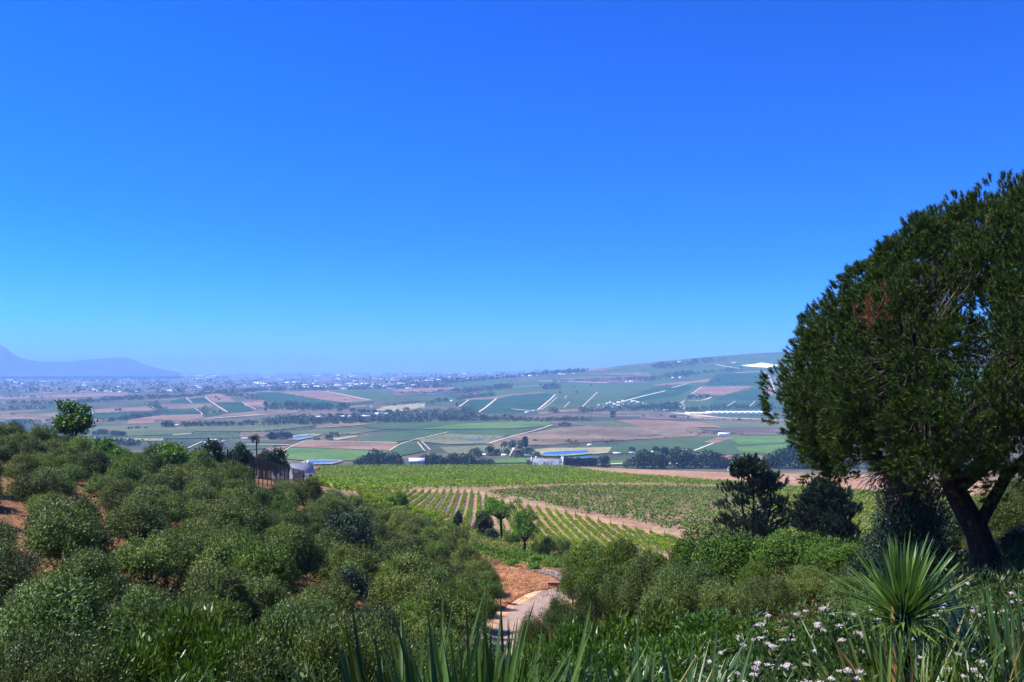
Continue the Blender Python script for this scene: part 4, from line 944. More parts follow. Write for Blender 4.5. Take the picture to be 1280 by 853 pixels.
BELTS = [([(0,532),(60,528.6)],5,.4),([(60,543),(100,545)],6,.5),([(330,531.4),(420,529.6),(500,528),(560,526.4),(640,525)],6,.8),([(330,528),(460,526),(560,523.5),(600,521)],6,.7),([(350,524),(400,523),(470,520.5),(560,518.6),(598,517.5)],5,.6),
  ([(335,511),(380,512.4),(430,511.6),(436,509)],6,.8),([(345,507),(400,510),(430,511)],6,.7),([(480,519),(560,514),(592,511)],4,.5),([(640,526),(690,526),(742,525.6)],4.6,.9),([(600,526),(650,525.4)],3,.6),([(688,515.6),(698,515.6)],5,1.5),([(724,515),(760,514),(800,512),(860,513),(930,511),(968,511.5)],4.6,.8),
  ([(800,511),(830,509),(850,509)],5,.9),([(748,511),(800,506)],3,.6),([(680,486.6),(700,485.8)],5,1.6),([(680,484),(700,483)],4,1.4),([(570,492),(600,489),(640,484.6)],4.6,.9),([(560,489),(600,486),(636,482.6)],3,.8),([(575,499),(620,494.5)],4.5,.9),([(535,503.6),(560,502)],4,.8),
  ([(480,508),(540,503.6)],3,.5),([(500,493),(540,492),(560,488)],3,.5),([(160,499.6),(240,496),(262,492.6),(300,491),(330,489),(400,488),(460,487),(560,484.4)],4.5,.9),([(100,503.6),(160,499)],4.5,.9),([(0,505),(60,505),(105,503.6)],4,.7),([(0,513),(60,511)],4,.5),([(160,522.6),(200,520)],4.5,.9),([(135,526.6),(170,524)],4,.9),
  ([(187,504),(198,511),(201,519.5)],3.4,1.6),([(251,510),(258,518)],3.4,1.2),([(280,491.6),(300,496),(330,500)],3.6,.8),([(0,520.5),(20,518)],3,.4),([(820,461),(850,457),(890,451)],4,1.0),([(816,460),(832,455)],4,1.2),([(840,470),(870,467)],4.2,1.2),([(800,477),(830,473),(860,470)],4,1.0),([(880,466.5),(930,463)],3.4,.8),
  ([(690,478.5),(740,477),(800,474)],3.2,.5),([(862,497),(888,495.6)],3,1.2),([(893,452),(905,449)],2,1.0),([(872,541),(930,543.6)],1.8,.6),([(975,544.6),(1015,543.6)],3.6,.8),([(880,525),(1010,527)],1.6,.5),([(0,497),(60,497.6)],3,.4),([(300,541),(362,538),(395,536)],2,.6),([(362,544.5),(440,544.6)],1.6,.5),([(430,553),(500,554.6)],1.4,.5),([(520,549),(640,548)],1.8,.5),([(560,568),(620,569.5)],2.4,.5),([(745,553),(800,549.5),(868,546.5)],1.5,.4),([(740,552),(770,553)],2.6,.7),([(708,553),(724,555)],3,1.2),([(710,545),(745,546)],1.6,.5),([(820,545.5),(860,545.6)],1.4,.5),([(930,571),(1000,571)],2.6,.5),([(140,546),(330,541.5)],1.3,.4),([(200,549),(330,549)],1.5,.4),([(860,541),(905,542)],2.2,.6),([(905,519),(960,521),(1010,522)],1.8,.6),([(800,520),(860,523)],1.6,.3),([(430,500),(465,502)],1.6,.5),([(348,490),(400,499)],1.3,.4),([(640,495.5),(690,492.5)],1.2,.4),([(700,512),(750,509.5)],1.5,.5),([(820,482.6),(895,477)],1.5,.4),([(896,482),(950,481)],1.5,.4),([(868,495.2),(918,490.6)],1.2,.4),([(760,470),(820,468.6)],1.4,.5),([(560,484),(640,482)],1.6,.5),([(700,466),(770,464)],1.4,.5),([(200,512),(262,511)],1.2,.4),([(118,517),(197,514)],1.2,.4),([(640,571.5),(664,572)],3,1),([(668,563.5),(740,561)],1.6,.5),([(674,572.6),(705,573)],2,.7),([(100,556),(185,556)],7,.9),([(85,553),(150,560)],7,.5)]
for i, (pts, h, d_) in enumerate(BELTS):
    tree_belt('far_wood', pts, h, d_, 900 + i)
# town greenery: scattered far-off tree cover
rng = np.random.default_rng(50); mb = MB()
for i in range(1000):
    px = rng.uniform(-60, 760); top = 464.8 if px > 450 else 467; py = top + (492 - top)*rng.random()**1.3
    if px > 480: py = min(py, 486 - (px-480)*.085)
    if 330 < px < 470 and py > 488: continue
    if py < top: continue
    D = at(px, py, 3300); x, y, z = spot(px, D); s = rng.uniform(5, 13)*(1 + D/14000); n = 8
    P = sphere_dirs(n, rng, -.5)*[s*1.6, s, s*.5] + [x, y, z + s*.4]
    V, Fq = leaves(P, rng.normal(size=(n, 3)), s*1.1, s*.8, rng); mb.add(V, Fq)
tag(mb.build('town_greenery', M['fartree']), kind='stuff')

# ------------------------------------------------------------------ the mountain on the left horizon
prof = [(-900,452),(-500,434),(-260,428),(-120,426),(-60,427),(-25,428.5),(0,431.5),(7,435),(14,441),(24,447),(36,450.5),(50,452.3),(75,452.6),(100,450.6),(125,448.4),(145,446.8),(155,446.9),(166,449.6),(180,455.4),(195,460),(207,463),(225,466)]
ux = np.arange(-900, 226, 3.0); py = np.interp(ux, [p_[0] for p_ in prof], [p_[1] for p_ in prof]) + np.convolve(np.random.default_rng(4).normal(0, .5, len(ux)), np.ones(5)/5, 'same')
Dk = np.linspace(10400, 15600, 15); MD = 13000; w_ = np.exp(-((Dk - MD)/1000)**2)
rg = np.random.default_rng(6); zz = []
for k_, (D, ww) in enumerate(zip(Dk, w_)):
    zr = (HY - py)/F*MD; z0 = -(467 - HY)/F*D - 30; jag = 1 + .10*np.convolve(rg.normal(0, 1, len(ux)), np.ones(7)/7, 'same') * (abs(D - MD) > 300)
    zz.append(z0 + (zr - z0)*ww*np.minimum(jag, 1.0 if abs(D-MD) < 400 else 1.05))
zz = np.array(zz); X = (ux[None] - CX)/F*Dk[:, None]; Y = np.broadcast_to(Dk[:, None], X.shape)
mb = MB(); nu_ = len(ux); kk = np.arange(14)[:, None]*nu_; ii = np.arange(nu_-1)[None]
mb.add(np.stack([X, Y, zz], -1).reshape(-1, 3), np.stack([kk+ii, kk+ii+1, kk+nu_+ii+1, kk+nu_+ii], -1).reshape(-1, 4))
tag(mb.build('mountain', M['mount'], smooth=True), kind='structure')

# ------------------------------------------------------------------ trees and bushes around the road and below the vineyard
KH = 2.75    # height of a bush kit at scale 1
def rbush(kind, kit_, px, topy, wpx, D, label, cat='bush', wkit=3.7, group=None, stem='stem', rz=None):
    s = wpx*D/F/wkit; x, y, g = spot(px, D); zt_ = (HY - topy)/F*D
    sz = min(max((zt_ - g)/KH, .62*s), 2.1*s)
    if zt_ - KH*sz - g > .3: print('lifted', label or kind, px, topy, D, round(zt_ - KH*sz - g, 2))
    o = plant(kind, kit_, (x, y, max(zt_ - KH*sz, g - .3)), (s, s, sz), px*.7 if rz is None else rz, cat, group, stem); 
    if label: o['label'] = label
    return o

# flat-topped tree and round-topped tree by the bend
FLT = make_kit('layered', M['bright'], 700, R=(3.4, 2.7, 2.3), K=46, lr=.75, tips=13, per=7, L=.26, W=.13, up=.4, zmin=-.75, flat=.45, spread=.2, inner=.25, base_r=.16, fork=.25, sn=26)
x, y, z = spot(626, 150); root = plant('layered_tree', FLT, (x, y, z + 2.4), (1, 1, 1), .3, 'tree', None, 'trunk'); root['label'] = 'airy flat-topped green tree with a forked dark trunk before the striped vineyard'
mb = MB(); mb.tube([[.3, 0, -4.0], [.15, .1, -1.8], [0, 0, .5]], [.24, .2, .17], 8); mb.build('lower_trunk', M['bark'], root, smooth=True)
RT = make_kit('round_top', M['bright'], 720, R=(2.1, 1.9, 2.6), K=44, lr=.6, tips=14, per=8, L=.24, W=.12, up=.3, zmin=-.8, spread=.15, base_r=.14, fork=.3)
x, y, z = spot(656, 124); root = plant('round_topped_tree', RT, (x, y, z + .9), (1, 1, 1.0), 2.3, 'tree', None, 'trunk'); root['label'] = 'bright round-topped tree standing over the green hedge by the road bend'
mb = MB(); mb.tube([[.1, 0, -2.8], [.05, .05, -1.2], [0, 0, .5]], [.19, .16, .14], 8); mb.build('lower_trunk', M['bark'], root, smooth=True)
for px, ty, w_, D, kt, lb in ((502, 616, 18, 170, BR[0], 'small upright green tree at the left edge of the striped vineyard'), (488, 622, 16, 168, BR[1], 'low yellow-green bush left of the small upright tree'), (573, 646, 11, 150, DKT[0], 'dark spiky-looking shrub at the foot of the vine rows'),
    (604, 648, 24, 148, DKT[1], 'dark shrub left of the flat-topped tree trunk'), (614, 666, 18, 142, DKT[0], 'dark low shrub under the flat-topped tree'), (640, 668, 20, 138, RD[1], 'brownish green shrub between the two trees at the bend'),
    (685, 674, 24, 124, OL[0], 'grey-green shrub right of the round-topped tree'), (702, 672, 26, 126, OL[1], 'grey-green shrub at the end of the striped rows'), (672, 678, 18, 122, RD[0], 'mid green shrub right behind the hedge'), (712, 690, 26, 112, OL[2], 'pale grey-green shrub above the road wall')):
    rbush('shrub', kt, px, ty, w_, D, lb)
hl = [(600, 678, 26, 121), (615, 683, 26, 119), (630, 686, 26, 118), (645, 690, 28, 117), (660, 694, 28, 116), (674, 698, 26, 114), (688, 702, 24, 112), (668, 706, 20, 110), (640, 700, 18, 111)]
for i, (px, ty, w_, D) in enumerate(hl):
    rbush('hedge_bush', BR[i % 2], px, ty, w_, D, f'bright green bush of the low hedge above the red bank, {nth(i+1)} from the left' if i < 7 else ('low bright bush in front of the hedge, the right one' if i == 7 else 'low bright bush in front of the hedge, the left one'), group='hedge above the red bank')
# low wall at the road bend
x, y, z = spot(712, 96); mb = MB(); mb.box((0, 0, .3), (4.2, .35, .9)); mb.box((0, 0, .78), (4.3, .45, .08)); o = mb.build('road_wall', M['redroof'], None, (x, y, z)); o.rotation_euler.z = -.15; tag(o, 'low reddish wall at the outside of the road bend', 'wall')

RB = [(738, 679, 78, 90, 0, 'mid green rounded bush just right of the road bend'), (716, 712, 44, 84, 0, 'small rounded bush touching the road edge'), (776, 674, 62, 84, 1, 'rounded bush at the near end of the striped rows'), (812, 690, 64, 70, 1, 'rounded bush left of the big olive-toned bush'),
      (757, 703, 82, 68, 2, 'dense olive-toned bush at the right of the road'), (905, 662, 128, 54, 0, 'big domed bright green bush below the dark conifers'), (986, 665, 96, 52, 1, 'domed yellow-green bush right of the big domed bush'), (862, 672, 60, 58, 2, 'rounded bush left behind the big domed bush'),
      (1052, 676, 80, 48, 2, 'shaded olive-toned bush below the pine'), (948, 700, 56, 47, 0, 'mid green bush in front of the two domed bushes')]
for px, ty, w_, D, k_, lb in RB: rbush('round_bush', RD[k_], px, ty, w_, D, lb)
OB = [(862, 706, 104, 44, 'wide grey-green bush in front of the big domed bush'), (806, 700, 84, 46, 'grey-green bush left of the wide grey-green bush'), (838, 722, 90, 38, 'grey-green bush in front of the wide one, middle of the right slope'), (903, 728, 96, 38, 'grey-green bush right of the middle of the right slope'),
      (770, 722, 70, 48, 'grey-green bush above the glossy shrubs near the road'), (1010, 712, 84, 38, 'grey-green bush left of the spiky rosette plant'), (960, 722, 76, 36, 'low grey-green bush under the dark conifers'), (700, 748, 60, 56, 'grey-green bush overhanging the near road edge'), (732, 738, 60, 46, 'grey-green bush just right of the near road edge'), (668, 768, 50, 50, 'small grey-green bush at the near road edge'),
      (1060, 722, 70, 32, 'dim grey-green bush behind the spiky rosette')]
for i, (px, ty, w_, D, lb) in enumerate(OB): rbush('olive_bush', OLN[i % 3], px, ty, w_, D, lb, group=None)
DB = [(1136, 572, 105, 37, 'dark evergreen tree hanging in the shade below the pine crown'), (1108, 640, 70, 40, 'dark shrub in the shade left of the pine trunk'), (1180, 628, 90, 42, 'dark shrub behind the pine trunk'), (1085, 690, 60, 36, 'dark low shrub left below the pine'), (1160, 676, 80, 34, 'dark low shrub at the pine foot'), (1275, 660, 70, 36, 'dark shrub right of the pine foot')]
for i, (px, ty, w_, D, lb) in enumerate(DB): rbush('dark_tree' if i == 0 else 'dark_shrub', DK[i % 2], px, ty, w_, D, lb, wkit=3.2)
for i, (px, ty, w_, D, lb) in enumerate(((1246, 612, 86, 46, 'sunlit olive-toned bush right of the pine trunk, upper'), (1196, 650, 70, 44, 'sunlit olive-toned bush just left behind the pine trunk'), (1272, 600, 70, 52, 'sunlit olive-toned bush at the right edge of the picture'), (1236, 664, 70, 40, 'sunlit olive-toned bush right of the pine trunk, lower'))):
    rbush('olive_bush', OLN[i % 3], px, ty, w_, D, lb)

# dark conifers before the vineyard
def conifer(px, topy, basey, wpx, D, seed, label):
    rng = np.random.default_rng(seed); x, y, g = spot(px, D); top = (HY - topy)/F*D - g; Rw = wpx*D/F/2
    root = empty('dark_conifer', (x, y, g)); tag(root, label, 'tree', None)
    tk, cr = MB(), MB()
    leads = [(0, 0, 1.0), (-.28*Rw, .1, .97), (.45*Rw, .3, .86)]
    for lx, ly, f_ in leads:
        tk.tube([[0,0,-.3],[lx*.5,ly*.5,top*.25],[lx,ly,top*.6],[lx*1.05,ly,top*f_*.97]], [.2,.15,.09,.03], 7)
    for k_ in range(92):
        lx, ly, f_ = leads[k_ % 3]; t = rng.uniform(.10, 1)**.9; h = top*f_*t
        if k_ < 9: h = top*f_*(1 - .05*(k_//3)); t = .97
        r = Rw*np.interp(t, [0, .15, .45, .7, .88, 1], [.7, .95, .95, .66, .40, .12])*rng.uniform(.55, 1.05); a = rng.uniform(0, 6.28)
        c = np.array([lx*t*.8 + r*cos(a), ly*t + r*sin(a), h + r*.16])
        s = np.array([lx*t*.8, ly*t*.8, h - r*.25]); tk.tube([s, (s+c)/2 - [0,0,.08], c], [.05,.035,.015], 4)
        tips = c + rng.normal(0, 1, (16, 3))*[.38, .38, .17]; tips = np.concatenate([tips, s + (c-s)*rng.uniform(.4, 1, (7, 1)) + rng.normal(0, .14, (7, 3))])
        for tp in tips:
            dd = unit(unit(tp - s) * .55 + np.array([0, 0, .75]))
            n = 34; P = tp + dd*rng.uniform(0, .3, (n, 1)); V, Fq = blades(P, dd + rng.normal(0, .55, (n, 3)), .26*rng.uniform(.7, 1.2, n), .05, rng); cr.add(V, Fq)
    tk.build('trunk', M['bark'], root, smooth=True); cr.build('crown', M['conifer'], root)
conifer(942, 577, 690, 100, 78, 31, 'tall dark conifer with tufted tiers left of the shorter one, before the green vines')
conifer(1033, 605, 700, 82, 74, 32, 'shorter dark conifer between the tall one and the big pine')

# ------------------------------------------------------------------ the big umbrella pine on the right
rng = np.random.default_rng(90)
base = np.array(spot(1238, 30.0)); root = empty('umbrella_pine', tuple(base)); tag(root, 'huge umbrella pine with dense domed crown and leaning dark trunk at the right', 'tree')
C0 = np.array([16.65, 31.0, -.8]); RX, RUP, RDN = 7.75, 6.35, 5.0
def shell(n, rmin, rmax, emin=-28):
    se = rng.uniform(sin(radians(emin)), 1, n); e = np.arcsin(se); a = rng.uniform(0, 6.283, n); r = rng.uniform(rmin, rmax, n)
    d = np.stack([np.cos(e)*np.cos(a), np.cos(e)*np.sin(a), np.sin(e)], 1)
    sc = np.where(se[:, None] > 0, [RX, RX, RUP], [RX, RX, RDN])
    bump = (1 + .04*np.sin(a*7 + 3*e) + .035*np.sin(a*13 - 5*e) + rng.normal(0, .018, n)) * (1 - .085*np.sin(2*np.maximum(e, 0)))
    return C0 + d*sc*(r*bump)[:, None], d
# trunk and limbs
fork = np.array([13.25, 30.3, -2.7])
tk = MB(); tk.tube([base + [.15, 0, -.5], base + [0, 0, .3], base*.6 + fork*.4 + [.12, 0, 0], fork + [.18, 0, -.9], fork], [.55, .42, .36, .32, .28], 12)
limbs = []
for i in range(15):
    a = i*2.399; rr = RX*(.45 + .35*((i*7) % 5)/4); e = np.array([C0[0] + rr*cos(a), C0[1] + rr*sin(a), C0[2] + 1.0 + 4.0*(1 - rr/RX)])
    s = fork if i % 3 else fork*.75 + base*.25
    m1 = s*.68 + e*.32 + [0, 0, -.35]; m2 = s*.33 + e*.67 + [0, 0, .1]
    pts = np.array([s, m1, m2, e]); q = np.concatenate([pts[:1], (pts[:-1] + pts[1:])/2, pts[-1:]])
    tk.tube(q, np.linspace(.2, .06, len(q)), 7); limbs.append(q)
# the low right-hand limb
tk.tube([[14.0, 30, -4.8], [15.0, 30.2, -3.2], [16.0, 30.4, -2.4], [17.5, 30.8, -1.6]], [.2, .17, .14, .08], 7)
LP = np.concatenate([np.array([l[k_]*(1-t) + l[k_+1]*t for k_ in range(len(l)-1) for t in (0, .5)]) for l in limbs])
LP = LP[np.linalg.norm(LP - fork, axis=1) > 2.0]
tk.build('trunk', M['bark'], root, loc=tuple(-base), smooth=True)
nd_, K = MB(), 1350
Cc, dd0 = shell(K, .90, .985); C2, dd2 = shell(420, .66, .9, -12)
Cc = np.concatenate([Cc, C2]); dd0 = np.concatenate([dd0, dd2])
bh = MB()
for c, d in zip(Cc, dd0):
    p_ = LP[np.argmin(np.sum((LP - c)**2, 1))]; mid = (p_ + c)/2 - np.array([0, 0, .18]); bh.tube([p_, mid, c - d*.25], [.04, .028, .012], 3)
# bare grey twigs under the crown
for i in range(330):
    p_ = LP[rng.integers(len(LP))]; o_ = p_ - C0; o_[2] = 0; o_ = unit(o_[None])[0]; L_ = rng.uniform(.8, 2.3)
    d1 = unit((o_ + rng.normal(0, .5, 3) + [0, 0, -.45])[None])[0]; q1 = p_ + d1*L_*.5; q2 = q1 + unit((d1 + rng.normal(0, .3, 3))[None])[0]*L_*.5
    bh.tube([p_, q1, q2], [.022, .014, .005], 3)
    for _ in range(3):
        t = rng.uniform(.3, 1); b_ = q1*(1-t) + q2*t; bh.tube([b_, b_ + unit((d1 + rng.normal(0, .7, 3))[None])[0]*L_*.35], [.009, .004], 3)
for i in range(26):      # drooping dead branch ends at the lower left
    s = np.array([rng.uniform(10.6, 12.4), rng.uniform(27.5, 32), rng.uniform(-3.4, -2.0)]); e = s + [rng.uniform(-1.3, -.1), rng.uniform(-.5, .5), rng.uniform(-1.3, -.1)]
    src = LP[np.argmin(np.sum((LP - s)**2, 1))]; bh.tube([src, s, (s+e)/2 + [-.1, 0, .12], e], [.035, .022, .013, .005], 3)
    for _ in range(4):
        t = rng.uniform(.2, 1); b_ = s*(1-t) + e*t; bh.tube([b_, b_ + np.array([rng.normal(-.3, .3), rng.normal(0, .3), rng.normal(-.25, .2)])], [.008, .004], 3)
bh.build('branches', M['greybark'], root, loc=tuple(-base))
NB = 40
for c, d in zip(Cc, dd0):
    nt_ = 24; lr_ = rng.uniform(.34, .82); od = unit(rng.normal(size=(nt_, 3)) + d*1.1 + [0, 0, .35]); tips = c + od*lr_*rng.uniform(.8, 1.02, (nt_, 1))
    ax = unit(od*.9 + d*.3 + np.array([0, 0, .55])); n = nt_*NB; li = np.repeat(np.arange(nt_), NB); P = tips[li] + ax[li]*rng.uniform(-.10, .10, (n, 1))
    V, Fq = blades(P, ax[li] + rng.normal(0, .5, (n, 3)),   .15*rng.uniform(.7, 1.2, n), .021, rng); nd_.add(V, Fq)
nd_.build('crown', M['needle'], root, loc=tuple(-base))
dm = MB(); cd = np.array([9.55, 26.2, 1.35])
for k_ in range(16):
    tp = cd + rng.normal(0, 1, 3)*[.2, .2, .32]; ax = unit((np.array([-.4, -.5, .7]) + rng.normal(0, .3, 3))[None])[0]; dm.tube([cd, tp], [.012, .008], 3)
    P = tp + ax*rng.uniform(0, .25, (36, 1)); V, Fq = blades(P, ax + rng.normal(0, .5, (36, 3)), .16, .02, rng); dm.add(V, Fq)
o = dm.build('dead_tuft', M['dead'], root, loc=tuple(-base)); o['label'] = 'dead orange-brown needle tuft'

# ------------------------------------------------------------------ foreground plants
def strap_mesh(name, mat, seed, n, Lr, W, tilt, bend, base_r=.12, seg=7):
    """long tapering arching leaves rising from a tight base"""
    rng = np.random.default_rng(seed); mb = MB()
    for i in range(n):
        a = rng.uniform(0, 6.283); L_ = rng.uniform(*Lr); w = W*rng.uniform(.7, 1.2); tl = rng.uniform(*tilt); bd = rng.uniform(*bend)
        t = np.linspace(0, 1, seg); th = tl + bd*t**1.6
        dl = L_/(seg-1); h = np.concatenate([[0], np.cumsum(np.sin(th[:-1]))*dl]); v = np.concatenate([[0], np.cumsum(np.cos(th[:-1]))*dl])
        o = np.array([cos(a), sin(a), 0]); b0 = o*base_r*rng.random() + [0, 0, -.1]; yaw = rng.normal(0, .5); sd = np.array([-sin(a+yaw), cos(a+yaw), 0])
        wt = w*np.clip(np.minimum(1.0 - t**2.6, .55 + 1.6*t), .03, 1); cen = b0 + o*h[:, None] + np.array([0, 0, 1])*v[:, None]
        kn = (o*np.cos(th)[:, None] - np.array([0,0,1])*np.sin(th)[:, None])*(wt*.16)[:, None]
        V = np.stack([cen - sd*wt[:, None]/2, cen + kn, cen + sd*wt[:, None]/2], 1).reshape(-1, 3)
        F_ = []
        for k_ in range(seg-1):
            q = k_*3; F_ += [[q, q+1, q+4, q+3], [q+1, q+2, q+5, q+4]]
        mb.add(V, F_)
    return mb.mesh(name, mat)
SC = [strap_mesh('strap_clump', M['strap_dark'], 800+i, 56, (1.0, 1.65), .064, (.04, .55), (.0, .35)) for i in range(3)]
SY = [strap_mesh('strap_clump', M['strap'], 820+i, 70, (.8, 1.35), .048, (.05, .6), (.1, .9)) for i in range(3)]
SB = [strap_mesh('strap_clump', M['spear_clump'], 830+i, 80, (.75, 1.3), .044, (.03, .7), (.1, .9)) for i in range(2)]
def clump(mset, i, px, topy, D, hh, label, rz, group=None, name='strap_leaf_plant'):
    x, y, g = spot(px, D); ht = (HY - topy)/F*D - g; s = ht/hh
    o = inst(name, mset[i % len(mset)], None, (x, y, g), rz, (min(s, 1.25), min(s, 1.25), s)); tag(o, label, 'plant', group); return o
for i, (px, ty, D, lb) in enumerate(((500, 768, 5.6, 'dark spiky strap-leaf clump at the bottom, leftmost of the bottom-middle four'), (548, 752, 5.9, 'dark spiky strap-leaf clump at the bottom, second of the bottom-middle four'), (598, 770, 5.5, 'dark spiky strap-leaf clump left in front of the road'), (645, 768, 5.7, 'dark spiky strap-leaf clump right in front of the road'),
      (525, 790, 5.0, 'low dark strap-leaf clump between the two left bottom-middle ones'), (622, 800, 4.9, 'low dark strap-leaf clump below the near road'), (575, 800, 4.9, 'low dark strap-leaf clump in the very middle of the bottom edge'))):
    clump(SC, i, px, ty + 2, D, 1.42, lb, i*1.3)
for i, (px, ty, D, lb) in enumerate(((755, 812, 5.0, 'yellowing strap-leaf clump at the bottom, just right of the road'), (790, 800, 5.3, 'yellowing strap-leaf clump with one tall pale leaf, right of the first'), (828, 806, 5.3, 'strap-leaf clump with green upright leaves among small weeds'), (872, 803, 5.6, 'yellow-edged strap-leaf clump left of the white flowers'),
      (1088, 752, 7.4, 'green arching leaf clump left under the spiky rosette'), (1125, 758, 7.2, 'green arching leaf clump directly under the spiky rosette'), (1165, 762, 7.3, 'green arching leaf clump right under the spiky rosette'), (1105, 790, 6.5, 'yellow-streaked leaf clump at the bottom left of the rosette'), (1150, 795, 6.4, 'yellow-streaked leaf clump at the bottom right of the rosette'),
      (1256, 712, 7.6, 'grassy leaf clump at the right edge beside the pine foot'), (1285, 740, 6.8, 'grassy leaf clump cut by the right edge'), (1225, 800, 6.4, 'low grassy leaf clump among weeds at the lower right'))):
    clump(SB if 1080 < px < 1170 else SY, i, px, ty + (-8 if 1080 < px < 1170 and D > 7 else 4), D, 1.12, lb, i*1.7)
# spiky rosette on a short stem
x, y, g = spot(1128, 7.8); zc = (HY - 752)/F*7.8
root = empty('spiky_rosette_plant', (x, y, g)); tag(root, 'spiky cordyline rosette with sword leaves fanning up on the lower right', 'plant')
mb = MB(); mb.tube([[0,0,-.2],[.02,0,(zc-g)*.5],[0,0,zc-g]], [.07,.06,.055], 8); mb.build('stem', M['bark'], root)
me = strap_mesh('rosette', M['spear'], 850, 150, (.50, .70), .040, (.02, 1.25), (.0, .25), base_r=.05); inst('leaf_rosette', me, root, (0, 0, zc - g - .02))
me = strap_mesh('rosette_low', M['spear'], 851, 40, (.45, .62), .034, (1.1, 1.6), (.2, .7), base_r=.05); inst('drooping_leaves', me, root, (0, 0, zc - g - .06))

# glossy upright-leaved shrubs
OD = [make_kit('glossy', M['oleander'], 860 + 5*i, R=(1.05, 1.05, 1.15), K=36, lr=.42, tips=34, per=13, L=.165, W=.034, up=1.0, spread=.07, inner=.1, zmin=-.6, base_r=.05, facing=.15) for i in range(3)]
GM = [('the near road edge', 640, 790), ('the spiky rosette', 1128, 740), ('the yellowing strap leaves', 790, 820), ('the white weed flowers', 960, 800), ('the grey-green bush row', 850, 715)]
for i, (px, ty, w_, D) in enumerate(((672, 775, 110, 21), (720, 752, 130, 23), (775, 742, 140, 24), (830, 738, 140, 25), (885, 748, 140, 24), (935, 756, 130, 23), (690, 800, 150, 16), (755, 778, 170, 17), (825, 768, 170, 18), (890, 774, 160, 18), (950, 778, 150, 18), (715, 828, 180, 12), (790, 806, 200, 13), (865, 800, 200, 13.5), (930, 806, 190, 13), (1005, 770, 130, 20), (1050, 760, 110, 22))):
    o = rbush('glossy_shrub', OD[i % 3], px, ty, w_, D, None, wkit=2.6, group='glossy upright-leaved shrubs on the right bank'); pend(o, 'glossy green shrub with slim upright leaves', px, ty + 25, GM)
for px, ty, w_, D, lb in ((215, 708, 190, 12.5, 'glossy slim-leaved shrub poking up at the bottom left, the tallest'), (140, 755, 170, 11.5, 'glossy slim-leaved shrub left of the tallest one at the bottom left'), (290, 742, 170, 12, 'glossy slim-leaved shrub right of the tallest one at the bottom left'), (225, 800, 190, 9.5, 'low glossy shrub at the bottom edge below the tallest slim-leaved one')):
    rbush('glossy_shrub', OD[px % 3], px, ty, w_, D, lb, wkit=2.6)
for i, (px, ty, w_, D, lb) in enumerate(((60, 790, 160, 13, 'grey-green bush low at the bottom left corner'), (360, 770, 170, 13, 'grey-green bush low at the bottom, left of the spiky leaves'), (420, 790, 160, 11, 'grey-green bush at the bottom edge beside the spiky leaves'), (100, 815, 160, 10.5, 'grey-green bush at the bottom edge near the left corner'), (330, 815, 170, 10, 'grey-green bush at the bottom edge right of the glossy shrubs'), (470, 800, 130, 12, 'grey-green bush directly left of the spiky leaves'), (580, 790, 120, 15, 'grey-green bush directly behind the spiky leaves'))):
    rbush('olive_bush', OLN[i % 3], px, ty, w_, D, lb)

# flowering weeds
WD = []
for v in range(3):
    rng = np.random.default_rng(940 + v); mb = MB(); heads = []
    for s_ in range(15):
        a = rng.uniform(0, 6.283); r_ = rng.uniform(.05, .42); h_ = rng.uniform(.72, 1.05); e = np.array([r_*cos(a), r_*sin(a), h_]); m_ = e*[.45, .45, .55]
        mb.tube([[.03*cos(a), .03*sin(a), -.15], m_, e], [.007, .005, .003], 4); heads.append(e)
        n = 60; t = rng.uniform(.1, .97, n)[:, None]; P = np.where(t < .55, m_*t/.55, m_ + (e-m_)*(t-.55)/.45) + rng.normal(0, .015, (n, 3))
        V, Fq = leaves(P, rng.normal(0, 1, (n, 3)) + [0, 0, .7], .062*rng.uniform(.6, 1.3, n), .022, rng); mb.add(V, Fq)
    fh = MB()
    for q in range(9):
        for _ in range(2):
            c = np.array([rng.normal(0, .011), rng.normal(0, .011), rng.normal(0, .004)])
            V, Fq = leaves(c + rng.normal(0, .003, (9, 3)), rng.normal(0, 1, (9, 3))*[1, 1, .35] + [0, 0, .25],   .007, .005, rng); fh.add(V, Fq)
    WD.append((mb.mesh('weed_foliage', M['weed']), fh.mesh('flower_head', M['petal']), heads))
rng = np.random.default_rng(15)
WM = [('the spiky rosette', 1128, 730), ('the yellowing strap leaves', 800, 815), ('the bottom edge under the rosette', 1120, 850), ('the right picture edge', 1275, 780), ('the glossy shrubs', 900, 770), ('the spiky leaves at the bottom middle', 580, 800)]
wl = [(rng.uniform(880, 1065), rng.uniform(772, 850)) for _ in range(14)] + [(rng.uniform(1185, 1280), rng.uniform(742, 850)) for _ in range(13)] + [(rng.uniform(700, 900), rng.uniform(822, 850)) for _ in range(8)] + [(rng.uniform(330, 470), rng.uniform(830, 850)) for _ in range(7)] + [(1055, 752), (1040, 772), (1022, 776), (1190, 745), (1215, 738), (1062, 768)]
for i, (px, ty) in enumerate(wl):
    D = 9.6 - (ty - 742)/110*3.6 + rng.uniform(-.2, .2); x, y, g = spot(px, D); h_ = (HY - ty)/F*D - g; s = min(max(h_, .5), 2.0)
    f_, hd, heads = WD[i % 3]; root = empty('flowering_weed' if px > 820 else 'leafy_weed', (x, y, g), rng.uniform(0, 6.28), (min(s, 1.05), min(s, 1.05), s)); inst('foliage', f_, root)
    tag(root, None, 'plant', 'pink and white flowering weeds' if px > 820 else 'low leafy weeds'); pend(root, ('leafy weed with white flowers' if px > 820 else 'low leafy weed'), px, ty + 12, WM)
    for q in range(5 + i % 3 if (900 < px < 1070 or px > 1180) else 1 if px > 820 else 0):
        o = inst('flower_head', hd, root, tuple(heads[q]), q, (1, 1, 1/s))
